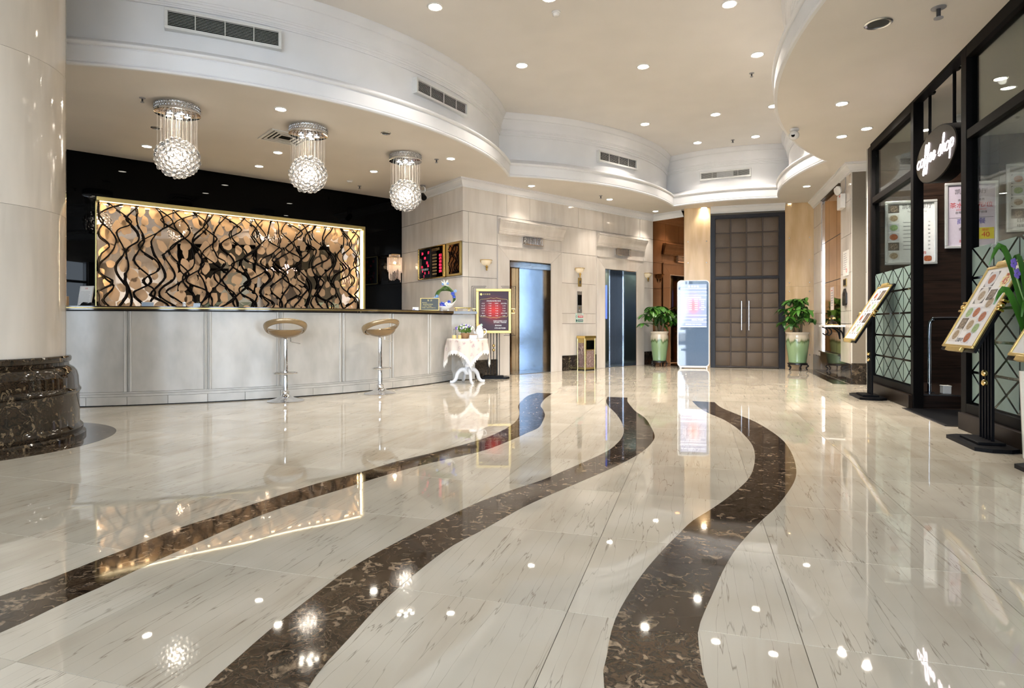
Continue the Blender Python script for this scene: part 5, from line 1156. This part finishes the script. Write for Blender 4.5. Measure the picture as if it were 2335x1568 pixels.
# inside
ANG_I = R(-16.9)
wall_i = struct('wall_coffee', MB().box(-0.02,4.4,0.03,0.25,0,3.5), 'dark_wood', loc=(*OC,0), rz=ANG_I, label='dark timber boarded wall inside the coffee shop')
for k in range(9):
    for a, b in ((0.0,1.45),(1.45,2.9),(2.9,4.3)):
        z0, z1 = 0.38*k, min(3.418, 0.38*k+0.376); part('timber_board', MB().box(a-(a+b)/2+0.002,b-(a+b)/2-0.002,0,0.026,z0-(z0+z1)/2,z1-(z0+z1)/2), 'dark_wood', wall_i, loc=((a+b)/2,0.004,(z0+z1)/2))
struct('wall_bounce_fill', MB().box(0.55,0.62,0.26,1.1,0,3.5).box(-0.03,0.55,0.26,0.27,0,3.45), 'pale_marble', loc=(*frame_pt(OC, ANG_I, 0,0),0), rz=ANG_I, label='hidden closing wall added to block daylight and bounce light')  # added to stop daylight leaks, pale so that it bounces light onto the pillar
fl_ = thing('shop_floor', 'dark floor and raised platform inside the coffee shop', 'floor platform', (*OC,0), ANG_C)
part('floor_board', MB().box(0.02,5.4,0.06,4.2,0.001,0.006), 'dark_wood', fl_); part('platform', MB().bbox(0.03,1.62,0.08,3.6,0.006,0.15,0.004), 'dark_wood', fl_); part('nosing', MB().box(1.62,1.632,0.08,3.6,0.138,0.152), 'steel_plain', fl_)
mt = thing('door_mat', 'black entrance mat at the coffee shop doorway', 'door mat', (*frame_pt(OC, ANG_C, 2.37, 0.55),0), ANG_C)
part('pile', MB().bbox(-0.58,0.58,-0.68,0.75,0.0012,0.012,0.004), 'black_satin', mt); part('border', MB().box(-0.61,0.61,-0.71,-0.68,0.0011,0.009).box(-0.61,-0.58,-0.68,0.75,0.0011,0.009).box(0.58,0.61,-0.68,0.75,0.0011,0.009), 'ebony', mt)
hr = thing('handrail', 'bent steel handrail on the platform inside the coffee shop', 'handrail', (*frame_pt(OC, ANG_C, 1.42, 0.21),0.1505), ANG_C)
part('rail', MB().tube(catmull([(0,0,0.0),(0,0,0.3),(0,0,0.74),(0,0.03,0.83),(0,0.10,0.85),(0,0.7,0.85),(0,1.8,0.85)], 5), 0.020, 10), 'steel', hr, True); part('foot_plate', MB().lathe([(0.05,0),(0.05,0.008),(0.025,0.012)], 18), 'steel', hr, True)
part('back_post', MB().tube([(0,1.75,0),(0,1.75,0.85)], 0.02, 10), 'steel', hr, True)
t = thing('paper_cup', 'small white paper box beside the handrail foot', 'box', (*frame_pt(OC, ANG_C, 1.45, 0.36),0.1505), ANG_C)
part('body', MB().bbox(-0.05,0.05,-0.04,0.04,0,0.08), 'paper', t); part('lid', MB().bbox(-0.053,0.053,-0.043,0.043,0.08,0.092,0.002), 'paper', t)
# hanging oval sign
emitter('neon', (1.0,0.86,0.92), 5.0); plain('sign_face', (0.030,0.024,0.016), 0.5, spec=0.1); 
sg = thing('coffee_shop_sign', 'hanging oval sign with glowing coffee shop script', 'sign', (*frame_pt(OC, ANG_C, 2.30, 0.04), 2.665), ANG_C)
def ell(a, b, n=56): return [(a*math.cos(2*math.pi*k/n), b*math.sin(2*math.pi*k/n)) for k in range(n)]
SA, SB = 0.555, 0.27
part('body', MB().vprism(ell(SA,SB), -0.055, 0.085), 'black_frame', sg, True, ang=30); face = part('face', MB().vprism(ell(SA-0.012,SB-0.012), -0.062, -0.055), 'sign_face', sg)
for x in (-0.356, 0.296):
    zt = SB*math.sqrt(1-(x/SA)**2); part('rod', MB().tube([(x,0.01,zt-0.01),(x,0.01,LOWZ-2.665-0.02)], 0.0155, 10), 'black_frame', sg, True); part('ceiling_cup', MB().lathe([(0.045,-0.02),(0.055,-0.006),(0.055,0)], 20, (x,0.01,LOWZ-2.666)), 'black_frame', sg, True)
GL = {'c': ([(0.85,0.75),(0.55,1.0),(0.15,0.75),(0.03,0.4),(0.2,0.05),(0.55,0.0),(1.0,0.35)],1.0), 'o': ([(0.6,0.95),(0.2,0.85),(0.02,0.4),(0.25,0.0),(0.65,0.1),(0.85,0.55),(0.6,0.95),(0.75,0.85),(1.05,0.8)],1.0),
 'f': ([(0.0,0.4),(0.45,1.2),(0.62,2.1),(0.45,2.35),(0.28,1.8),(0.25,0.2),(0.2,-0.9),(0.0,-1.15),(-0.1,-0.8),(0.3,0.0),(0.75,0.45)],0.75), 'e': ([(0.0,0.4),(0.55,0.55),(0.65,0.85),(0.4,1.0),(0.1,0.65),(0.12,0.2),(0.4,0.0),(0.85,0.4)],0.85),
 's': ([(0.0,0.3),(0.5,1.15),(0.55,0.75),(0.68,0.25),(0.4,-0.05),(0.1,0.1)],0.85), 'h': ([(0.0,0.3),(0.45,1.7),(0.4,2.2),(0.2,1.7),(0.12,0.0),(0.25,0.65),(0.55,1.0),(0.72,0.7),(0.68,0.1),(0.95,0.35)],0.95),
 'p': ([(0.0,0.3),(0.25,1.0),(0.18,-0.2),(0.12,-1.1),(0.2,0.4),(0.5,0.98),(0.85,0.75),(0.75,0.2),(0.4,0.05)],1.0)}
xx = 0.0; XH = 0.082; strokes = []
for ch_ in 'coffee shop':
    if ch_ == ' ': xx += 0.75; continue
    P, adv = GL[ch_]; strokes.append([(xx+x+z*0.12, z) for x, z in P]); xx += adv
w_tot = xx
for P in strokes:
    part('neon_letter', MB().tube(catmull([((x-w_tot/2)*XH*1.25, -0.067, (z-0.5)*XH*1.05+(x-w_tot/2)*0.0) for x, z in P], 5), 0.0058, 8), 'neon', face, True, ang=80)
# framed menus on the timber wall
def food_mat(name, plate, food, food2):
    m, N, L, b = new_mat(name)
    tc = N.new('ShaderNodeTexCoord'); mp = N.new('ShaderNodeMapping'); mp.inputs['Scale'].default_value = (11,0,13); L.new(tc.outputs['Object'], mp.inputs[0])
    g = N.new('ShaderNodeTexGradient'); g.gradient_type = 'SPHERICAL'; L.new(mp.outputs[0], g.inputs[0])
    n = N.new('ShaderNodeTexNoise'); n.inputs['Scale'].default_value = 60; L.new(tc.outputs['Object'], n.inputs['Vector']); ff_ = ramp(N, [(0.4,food),(0.6,food2)]); L.new(n.outputs['Fac'], ff_.inputs[0])
    r = ramp(N, [(0.0,(0.10,0.09,0.09)),(0.02,plate),(0.42,plate),(0.46,(1,1,1))]); r.color_ramp.interpolation = 'CONSTANT'; L.new(g.outputs[0], r.inputs[0])
    st = ramp(N, [(0.0,(0,0,0)),(0.45,(1,1,1))]); st.color_ramp.interpolation = 'CONSTANT'; L.new(g.outputs[0], st.inputs[0])
    L.new(mixcol(N, L, r.outputs[0], ff_.outputs[0], st.outputs[0]), b.inputs['Base Color']); b.inputs['Roughness'].default_value = 0.3
food_mat('dish_red', (0.62,0.62,0.66), (0.30,0.07,0.03), (0.45,0.15,0.06)); food_mat('dish_green', (0.60,0.62,0.66), (0.20,0.36,0.14), (0.38,0.48,0.25)); food_mat('dish_brown', (0.66,0.64,0.62), (0.26,0.18,0.10), (0.42,0.32,0.22)); food_mat('dish_dark', (0.10,0.08,0.07), (0.35,0.28,0.22), (0.08,0.05,0.03))
plain('lilac_sheet', (0.62,0.55,0.66), 0.3); plain('yellow_patch', (0.72,0.62,0.06), 0.5); plain('star_yellow', (0.80,0.68,0.35), 0.5)
DISH = ['dish_red','dish_green','dish_brown','dish_dark']
def menu_frame(lab, x0, x1, z0, z1, sheet):
    wd, ht = x1-x0, z1-z0
    t = thing('menu_poster', lab, 'menu poster', (*frame_pt(OC, ANG_I, (x0+x1)/2, 0), (z0+z1)/2), ANG_I, 'framed menus inside the coffee shop')
    fw = 0.035
    for bx_ in ((-wd/2,wd/2,-ht/2,-ht/2+fw),(-wd/2,wd/2,ht/2-fw,ht/2),(-wd/2,-wd/2+fw,-ht/2+fw,ht/2-fw),(wd/2-fw,wd/2,-ht/2+fw,ht/2-fw)):
        part('frame_side', MB().bbox(bx_[0],bx_[1],-0.035,0.0,bx_[2],bx_[3],0.006), 'silver_frame', t)
    part('sheet', MB().box(-wd/2+fw,wd/2-fw,-0.016,0.0,-ht/2+fw,ht/2-fw), sheet, t)
    return t, wd, ht
def dish(t, x, z, s, mt, y=-0.0175, w_=1.0, name='dish_photo'):
    return part(name, MB().box(-s*w_,s*w_,-0.001,0.001,-s*0.82,s*0.82), mt, t, loc=(x,y,z))
t, wd, ht = menu_frame('silver framed drinks menu half hidden behind the black post', 0.124, 0.742, 1.74, 2.61, 'menu_white')
for k in range(6): dish(t, -wd/2+0.105, ht/2-0.105-0.128*k, 0.066, DISH[(k*3+3) % 4])
text(t, '凯利咖啡厅', 0.072, 'ink', (0.075,-0.0165,ht/2-0.085)); text(t, 'Kaili coffee shop', 0.034, 'ink_grey', (0.075,-0.0165,ht/2-0.15)); text(t, '精美早餐', 0.040, 'ink', (0.075,-0.0165,ht/2-0.21))
for k in range(8):
    part('text_line', MB().box(-0.09,0.09-0.06*rnd.random(),-0.0172,-0.016,ht/2-0.30-0.052*k,ht/2-0.290-0.052*k), 'ink_grey', t); text(t, str(16+4*(k % 4)), 0.026, 'ink', (0.215,-0.0165,ht/2-0.295-0.052*k))
text(t, '今日推荐', 0.042, 'ink_red', (0.10,-0.0165,-ht/2+0.155)); dish(t, 0.06, -ht/2+0.08, 0.045, 'dish_green'); dish(t, 0.20, -ht/2+0.08, 0.045, 'dish_red')
t, wd, ht = menu_frame('silver framed lilac notice with red tea charge lettering', 0.829, 1.431, 1.94, 2.815, 'lilac_sheet')
for body, sz, mt_, z in (('凯利咖啡厅',0.075,'ink',0.31),('Kaili coffee shop',0.032,'ink_grey',0.245),('本咖啡厅最低消费',0.038,'ink',0.20),('茶水费10元/位',0.078,'ink_red',0.13),('minimum charge per person',0.030,'ink_red',0.075),('自带食品饮料恕不接待',0.036,'ink',0.035),('谢谢合作',0.036,'ink',-0.005),('商务套餐',0.082,'ink_blue',-0.085)):
    text(t, body, sz, mt_, (0,-0.0165,z))
part('rule_line', MB().box(-0.25,0.25,-0.0172,-0.016,-0.034,-0.030), 'ink', t)
for k, body in enumerate(('卤味双拼饭','猪扒意粉','天天靓汤')): text(t, body, 0.044, 'ink', (-0.03,-0.0165,-0.18-0.055*k))
text(t, '配奶茶/咖啡', 0.04, 'ink_red', (-0.03,-0.0165,-0.345))
part('yellow_patch', MB().box(0.07,0.255,-0.018,-0.016,-0.32,-0.17), 'yellow_patch', t); text(t, '特价', 0.040, 'ink_red', (0.162,-0.0185,-0.205)); text(t, '40', 0.095, 'ink_red', (0.162,-0.0185,-0.265))
t, wd, ht = menu_frame('silver framed food photo menu at the right edge of the coffee shop wall', 1.52, 2.12, 2.13, 3.02, 'menu_white')
for r in range(4):
    for c in range(3): dish(t, -wd/2+0.13+0.17*c, ht/2-0.20-0.15*r, 0.076, DISH[(r+2*c) % 4])
text(t, '自助早餐', 0.06, 'ink', (-0.07,-0.0165,-ht/2+0.15)); text(t, '精致中西餐点', 0.045, 'ink', (-0.05,-0.0165,-ht/2+0.08)); part('header_band', MB().box(-wd/2+0.035,wd/2-0.035,-0.0172,-0.016,ht/2-0.11,ht/2-0.035), 'ink_grey', t)
# tilted menu stands before the shop
def menu_stand(lab, x, y, tilt, cz, ht):
    t, b = stand('menu_stand', lab, 'menu stand', (x, y, 0), ANG_C, tilt, cz, 0.58, ht, 'tilted menu stands by the coffee shop', gold=False)
    W_ = 0.58
    part('sheet', MB().box(-W_/2+0.02,W_/2-0.02,-0.006,0.0,-ht/2+0.02,ht/2-0.02), 'menu_white', b)
    part('clip', MB().bbox(-0.12,0.12,-0.03,0.0,ht/2-0.01,ht/2+0.03,0.006), 'board_gold', b); part('bottom_lip', MB().bbox(-0.14,0.14,-0.03,0.0,-ht/2-0.035,-ht/2+0.002,0.005), 'board_gold', b)
    return t, b
t, b = menu_stand('tilted food menu stand nearest the camera, marked 45 in a yellow star', 3.66, 4.75, R(27), 1.075, 0.72)
for i, (x, z, s) in enumerate(((-0.10,0.245,0.08),(0.06,0.10,0.055),(-0.11,0.10,0.085),(0.11,0.03,0.06),(-0.15,-0.05,0.06),(-0.02,-0.05,0.06),(0.13,-0.09,0.055),(-0.15,-0.15,0.06),(0.0,-0.16,0.065),(-0.16,-0.25,0.07),(0.13,-0.19,0.05),(0.08,-0.27,0.06))): dish(b, x, z, s, DISH[(i*7+i//3) % 4], -0.0068)
st_ = part('price_star', MB().vprism([((0.075 if k % 2 else 0.055)*math.cos(math.pi*k/10), (0.075 if k % 2 else 0.055)*math.sin(math.pi*k/10)) for k in range(20)], -0.002, 0.0), 'star_yellow', b, loc=(0.155,-0.0068,0.22))
text(b, '45', 0.085, 'ink_red', (0.155,-0.0095,0.21)); text(b, '特价', 0.03, 'ink_red', (0.155,-0.0095,0.262)); text(b, '自助餐\n早午晚餐', 0.036, 'ink', (-0.15,-0.0066,-0.31)) if False else text(b, '自助早餐', 0.040, 'ink', (-0.02,-0.0066,-0.295))
t, b = menu_stand('tilted food menu stand farther from the camera beside the pillar', 4.527, 7.77, R(31), 1.07, 0.80)
for i in range(8): dish(b, -0.12+0.24*(i % 2), 0.26-0.165*(i//2), 0.085, DISH[(i*3) % 4], -0.0068)
t, b = menu_stand('tilted menu stand cut off by the right picture edge', 3.36, 3.70, R(28), 1.05, 0.72)
for i in range(4): dish(b, -0.12+0.24*(i % 2), 0.1-0.2*(i//2), 0.085, DISH[i], -0.0068)
og = thing('potted_orchid', 'broad leaved orchid with violet blooms at the right picture edge', 'potted plant', (3.60, 4.17, 0), 0.4)
part('pot', MB().lathe([(0.07,0),(0.085,0.02),(0.10,0.5),(0.105,0.62),(0.09,0.62),(0.085,0.55)], 24), 'porcelain', og, True); part('soil', MB().lathe([(1e-5,0.56),(0.088,0.56)], 18, cap=False), 'soil', og)
for k, (a, L_, h) in enumerate(((2.3,0.27,1.02),(2.75,0.25,0.66),(1.6,0.22,0.95),(0.4,0.25,0.9),(3.6,0.22,0.55),(4.6,0.2,0.8))):
    dx, dy = math.cos(a-0.4), math.sin(a-0.4)
    part('leaf', blade(MB(), [(0.02*dx,0.02*dy,0.55),(0.25*L_*dx,0.25*L_*dy,0.62+0.6*h*0.6),(0.7*L_*dx,0.7*L_*dy,0.62+h*0.85),(L_*dx,L_*dy,0.55+h*0.8)], 0.034), 'pachira', og, True)
part('flower_stem', MB().tube(catmull([(0,0,0.55),(-0.03,0.02,0.9),(-0.08,0.06,1.15),(-0.13,0.09,1.36)], 5), 0.005, 6), 'leaf_green', og, True)
for p in ((-0.13,0.09,1.36),(-0.11,0.08,1.29)):
    mb = MB()
    for q in range(5): mb.ico((p[0]+0.022*math.cos(1.257*q), p[1]-0.01, p[2]+0.022*math.sin(1.257*q)), 0.018, 1, (1,0.4,1))
    part('bloom', mb, 'flower_violet', og, True)

# ------------------------------------------------------------------ rate boards on the side wall
emitter('led_red', (1.0,0.03,0.10), 1.4); plain('board_black', (0.006,0.006,0.007), 0.06); plain('sign_bronze', (0.35,0.24,0.10), 0.35, 0.5)
bx0, bx1, bz0, bz1 = sl-1.553, sl-0.539, 1.765, 2.356; bw, bh = bx1-bx0, bz1-bz0
rb = thing('rate_board', 'black gold framed board with red led figures on the side wall', 'rate board', (*frame_pt(PS, ANG_S, (bx0+bx1)/2, 0), (bz0+bz1)/2), ANG_S)
for q in ((-bw/2,bw/2,-bh/2,-bh/2+0.018),(-bw/2,bw/2,bh/2-0.018,bh/2),(-bw/2,-bw/2+0.03,-bh/2,bh/2),(bw/2-0.07,bw/2,-bh/2,bh/2)): part('frame_side', MB().bbox(q[0],q[1],-0.045,-0.002,q[2],q[3],0.003), 'gold', rb)
part('led_panel', MB().box(-bw/2+0.03,-0.03,-0.036,-0.002,-bh/2+0.018,bh/2-0.018), 'board_black', rb); part('mirror_panel', MB().box(-0.03,bw/2-0.07,-0.034,-0.002,-bh/2+0.018,bh/2-0.018), 'dark_mirror', rb)
for body, x, z in (('20',-0.34,0.19),('17',-0.11,0.19),('08',-0.24,0.10),('26',-0.16,0.01),('11:',-0.35,-0.06),('56',-0.12,-0.05),('6',-0.33,-0.14),('8',-0.24,-0.18),('3',-0.09,-0.18),('1',-0.28,-0.24)): text(rb, body, 0.07, 'led_red', (x,-0.0375,z), ext=0.001)
text(rb, '北京伦敦东京', 0.045, 'ink_white', (-0.24,-0.0375,-0.115))
text(rb, '外币兑换率', 0.060, 'sign_bronze', (0.16,-0.0355,0.225))
for k in range(7):
    part('text_line', MB().box(0.04,0.20,-0.0355,-0.034,0.12-0.058*k,0.148-0.058*k), 'sign_bronze', rb)
    if k < 6: text(rb, ('812','675','103','866','488','590')[k], 0.065, 'led_red', (0.335,-0.0358,0.11-0.058*k), ext=0.001)
rm = thing('carved_mirror', 'small gold framed mirror panel beside the rate board', 'mirror', (*frame_pt(PS, ANG_S, sl-0.262, 0), (bz0+bz1)/2+0.002), ANG_S)
for q in ((-0.245,0.245,-bh/2,-bh/2+0.04),(-0.245,0.245,bh/2-0.04,bh/2),(-0.245,-0.17,-bh/2,bh/2),(0.205,0.245,-bh/2,bh/2)): part('frame_side', MB().bbox(q[0],q[1],-0.04,-0.002,q[2],q[3],0.006), 'dull_gold', rm)
part('glass', MB().box(-0.17,0.205,-0.03,-0.002,-bh/2+0.04,bh/2-0.04), 'dark_mirror', rm)
for k in range(4): part('vine', MB().tube(catmull([(-0.13+0.09*k+0.05*math.sin(2.2*q+k), -0.033, -0.24+0.08*q) for q in range(7)], 3), 0.006, 6), 'branch', rm, True)
# ------------------------------------------------------------------ air grilles on the curved fascia
plain('grille_dark', (0.006,0.007,0.007), 0.7, spec=0.05); plain('grille_white', (0.72,0.72,0.70), 0.4)
def grille(x, y, ang, ln, z0, z1, lab, nd=3):
    t = thing('air_grille', lab, 'air vent', (x, y, (z0+z1)/2), R(ang), 'air grilles on the ceiling fascia')
    h = (z1-z0)/2; L2 = ln/2; d0 = -0.075
    part('duct', MB().box(-L2+0.02,L2-0.02,d0+0.034,0.06,-h+0.02,h-0.02), 'grille_dark', t)
    for q in ((-L2,L2,-h,-h+0.03),(-L2,L2,h-0.03,h),(-L2,-L2+0.03,-h+0.03,h-0.03),(L2-0.03,L2,-h+0.03,h-0.03)): part('frame_side', MB().bbox(q[0],q[1],d0,0.04,q[2],q[3],0.003), 'grille_white', t)
    n = 10; sm = MB().box(-L2+0.03,L2-0.03,-0.006,0.006,-0.0013,0.0013).mesh('slat', 'grille_white')
    for k in range(n): link('slat', sm, t, (0, d0+0.016, -h+0.03+(2*h-0.06)*(k+0.5)/n), (R(25),0,0))
    dm = MB().box(-0.004,0.004,-0.004,0.004,-h+0.03,h-0.03).mesh('divider', 'grille_white')
    for k in range(nd): link('divider', dm, t, (-L2+ln*(k+1)/(nd+1), d0+0.004, 0))
    return t
grille(-3.034, 6.449, 26.07, 1.11, 3.921, 4.135, 'long air grille on the fascia above the first chandelier')
grille(-0.983, 8.302, 58.13, 1.11, 3.895, 4.097, 'air grille on the fascia right of the third chandelier')
grille(1.956, 11.466, 38.9, 1.07, 3.89, 4.097, 'air grille on the fascia above the lifts')
grille(4.401, 12.584, -25.3, 1.0, 3.916, 4.09, 'air grille on the fascia above the tall doors')
# square ceiling diffuser
t = thing('ceiling_diffuser', 'square slotted ceiling vent behind the middle chandelier', 'air vent', (-3.02, 8.13, LOWZ), ANG_B)
for k, s in enumerate((0.27, 0.215, 0.16, 0.105)):
    w_ = 0.026 if k else 0.035
    part('louvre_ring', MB().box(-s,s,-s,-s+w_,-0.014+0.002*k,-0.001).box(-s,s,s-w_,s,-0.014+0.002*k,-0.001).box(-s,-s+w_,-s+w_,s-w_,-0.014+0.002*k,-0.001).box(s-w_,s,-s+w_,s-w_,-0.014+0.002*k,-0.001), 'grille_white', t)
part('duct', MB().box(-0.26,0.26,-0.26,0.26,-0.0035,-0.0006), 'grille_dark', t)
# detectors, sprinklers, cameras
def sprinkler(x, y, z, lab, s=1.0):
    t = thing('sprinkler', lab, 'sprinkler', (x, y, z), group='fire sprinklers in the ceiling')
    part('rosette', MB().lathe([(0.035*s,0),(0.035*s,-0.004),(0.018*s,-0.010)], 18), 'ink_grey', t, True); part('stem', MB().lathe([(0.010*s,-0.01),(0.010*s,-0.045*s)], 10), 'ink', t, True)
    part('deflector', MB().lathe([(0.006*s,-0.045*s),(0.022*s,-0.052*s),(0.022*s,-0.056*s),(0.004*s,-0.058*s)], 14), 'ink_grey', t, True)
sprinkler(3.434, 8.74, HIGHZ, 'sprinkler head in the raised ceiling near the right soffit'); sprinkler(4.317, 11.93, HIGHZ, 'sprinkler head between the last two raised ceiling lights')
sprinkler(-4.06, 6.70, LOWZ, 'sprinkler head beside the first chandelier canopy', 0.9); sprinkler(-1.14, 9.21, LOWZ, 'sprinkler head right of the third chandelier canopy'); sprinkler(-2.75, 11.0, LOWZ, 'sprinkler head close to the black reception wall')
sprinkler(1.725, 11.85, LOWZ, 'sprinkler head above the wall between the lifts'); sprinkler(3.346, 4.785, LOWZ, 'large sprinkler head in the low ceiling at upper right', 1.5)
t = thing('smoke_detector', 'white smoke detector in the raised ceiling', 'smoke detector', (0.508, 7.02, HIGHZ))
part('base', MB().lathe([(0.05,0),(0.055,-0.012),(0.05,-0.02)], 24), 'white_gloss', t, True); part('head', MB().lathe([(0.042,-0.02),(0.040,-0.04),(0.028,-0.052),(1e-5,-0.054)], 24), 'white_gloss', t, True)
t = thing('smoke_detector', 'flat white detector near the black wall', 'smoke detector', (-2.82, 10.6, LOWZ))
part('base', MB().lathe([(0.05,0),(0.055,-0.01),(0.05,-0.016)], 20), 'white_gloss', t, True); part('head', MB().lathe([(0.04,-0.016),(0.034,-0.03),(1e-5,-0.034)], 20), 'white_gloss', t, True)
def dome(x, y, z, lab, rz):
    t = thing('security_camera', lab, 'security camera', (x, y, z), rz, 'white security cameras')
    part('mount', MB().lathe([(0.055,0),(0.058,-0.02),(0.045,-0.03)], 22), 'white_gloss', t, True); part('housing', MB().uv((0,-0.02,-0.085), 0.062, (1,1.15,0.9)), 'white_gloss', t, True)
    part('lens', MB().lathe([(0.022,0),(0.022,0.01),(0.008,0.012)], 14), 'black_gloss', t, True, (0,-0.078,-0.10), (R(75),0,0))
dome(3.60, 7.78, LOWZ, 'white security camera under the edge of the right soffit', -0.6); dome(5.32, 7.25, LOWZ, 'white security camera inside the coffee shop', -1.2)
t = thing('stage_spotlight', 'black spotlight hanging behind the third chandelier globe', 'spotlight', (-1.60, 10.95, LOWZ), 0.5)
part('plate', MB().lathe([(0.05,0),(0.05,-0.012)], 18), 'ink_grey', t, True); part('yoke', MB().tube([(-0.045,0,-0.13),(-0.04,0,-0.04),(0,0,-0.012),(0.04,0,-0.04),(0.045,0,-0.13)], 0.006, 8), 'steel_plain', t, True)
part('barrel', MB().lathe([(0.035,0),(0.048,0.02),(0.05,0.14),(0.044,0.145)], 20), 'black_satin', t, True, (0,0.05,-0.16), (R(125),0,0)); part('lens', MB().lathe([(1e-5,0.143),(0.043,0.143)], 20, cap=False), 'steel_plain', t, True, (0,0.05,-0.16), (R(125),0,0))
def downlight(x, y, z, lab, r, E_, on=True, cone=None):
    t = thing('downlight', lab, 'downlight', (x, y, z), group='recessed ceiling downlights')
    part('trim_ring', MB().lathe([(r*1.0,0.0),(r*1.32,0.0),(r*1.32,-0.006),(r*1.16,-0.012),(r*1.0,-0.008),(r*1.0,0.0)], 32, cap=False), 'white_gloss' if on else 'steel_plain', t, True)
    part('lens', MB().lathe([(1e-5,-0.004),(r*0.99,-0.004),(r*0.99,-0.001),(1e-5,-0.001)], 32, cap=False), 'lamp_on' if on else 'dark_lens', t)
    if on:
        l = bpy.data.lights.new('downlight_bulb', 'SPOT'); l.energy = E_; l.color = WARM; l.spot_size = R(cone or (96 if z < 4 else 112)); l.spot_blend = 0.7; l.shadow_soft_size = r*0.7
        lo = bpy.data.objects.new('downlight_bulb', l); COL.objects.link(lo); lo.parent = t; lo.location = (0,0,-0.03)
    return t
emitter('lamp_on', (1.0,0.93,0.80), 55.0)
plain('dark_lens', (0.03,0.03,0.03), 0.2)
hi = [(-0.87,6.90,'raised ceiling downlight in the row nearest the camera, leftmost'),(0.41,6.71,'raised ceiling downlight beside the smoke detector'),(2.44,6.84,'raised ceiling downlight in the row nearest the camera, rightmost'),
 (0.137,8.47,'raised ceiling downlight in the second row, leftmost'),(1.83,8.51,'raised ceiling downlight in the middle of the second row'),(3.27,8.13,'raised ceiling downlight in the second row beside a sprinkler'),
 (2.39,10.97,'raised ceiling downlight in the third row, leftmost'),(3.49,10.46,'raised ceiling downlight in the middle of the third row'),(4.31,10.06,'raised ceiling downlight half hidden by the right hand soffit'),
 (3.68,12.10,'raised ceiling downlight in the last row, left of the small sprinkler'),(4.67,11.70,'raised ceiling downlight in the last row, right of the small sprinkler')]
for x, y, lab in hi: downlight(x, y, HIGHZ, lab, 0.07, HIGH_E*(0.55 if 'last row' in lab else 0.5 if 'leftmost' in lab else 1.15))
lo_ = [(-2.67,7.04,'low ceiling downlight between the first two chandeliers'),(-5.10,8.52,'low ceiling downlight left of the first chandelier globe'),(-3.39,8.83,'low ceiling downlight left of the middle chandelier strands'),
 (-3.98,9.60,'low ceiling downlight nearest the branch screen'),(-2.25,9.93,'low ceiling downlight left of the third chandelier'),(-0.92,9.16,'low ceiling downlight right of the third chandelier'),
 (0.35,10.98,'low ceiling downlight above the first lift'),(1.95,12.18,'low ceiling downlight above the wall between the lifts'),(3.17,13.47,'low ceiling downlight in the corner beside the bronze mirror'),
 (4.11,13.06,'low ceiling downlight above the left wood panel'),(5.74,12.63,'low ceiling downlight above the right wood panel'),(5.32,11.01,'low ceiling downlight in front of the mirrored recess'),
 (4.36,8.07,'low ceiling downlight of the pair beside the coffee shop, left one'),(4.50,7.74,'low ceiling downlight of the pair beside the coffee shop, right one'),(3.71,6.86,'low ceiling downlight on the right, nearer than the pair')]
for x, y, lab in lo_: downlight(x, y, LOWZ, lab, 0.055, LOW_E*(0.4 if 'the first lift' in lab else 0.6 if lab.split('above ')[-1] in ('the first lift', 'the wall between the lifts') or 'bronze' in lab or 'wood panel' in lab else 1.7 if 'pair beside' in lab else 1), True, 140 if x > 3.6 and y < 9 else None)
downlight(3.02, 5.03, LOWZ, 'unlit recessed downlight in the low ceiling at upper right', 0.08, 0, False)
downlight(-1.64, 7.93, LOWZ, 'unlit recessed downlight near the curved ceiling edge', 0.05, 0, False)
downlight(-4.50, 7.72, LOWZ, 'unlit recessed downlight behind the first chandelier strands', 0.05, 0, False)
downlight(5.29, 7.80, LOWZ, 'downlight inside the coffee shop seen left of the hanging sign', 0.05, 60, True, 150)
downlight(4.93, 6.16, LOWZ, 'downlight inside the coffee shop seen through the upper glass', 0.05, 40, True, 150)
downlight(6.6, 6.4, LOWZ, 'downlight deep inside the coffee shop over the menus', 0.05, 50, True, 150)
# the fittings' own lamps light the room; their glowing faces need not be sampled as well
for m_ in bpy.data.materials:
    m_.cycles.emission_sampling = 'NONE'
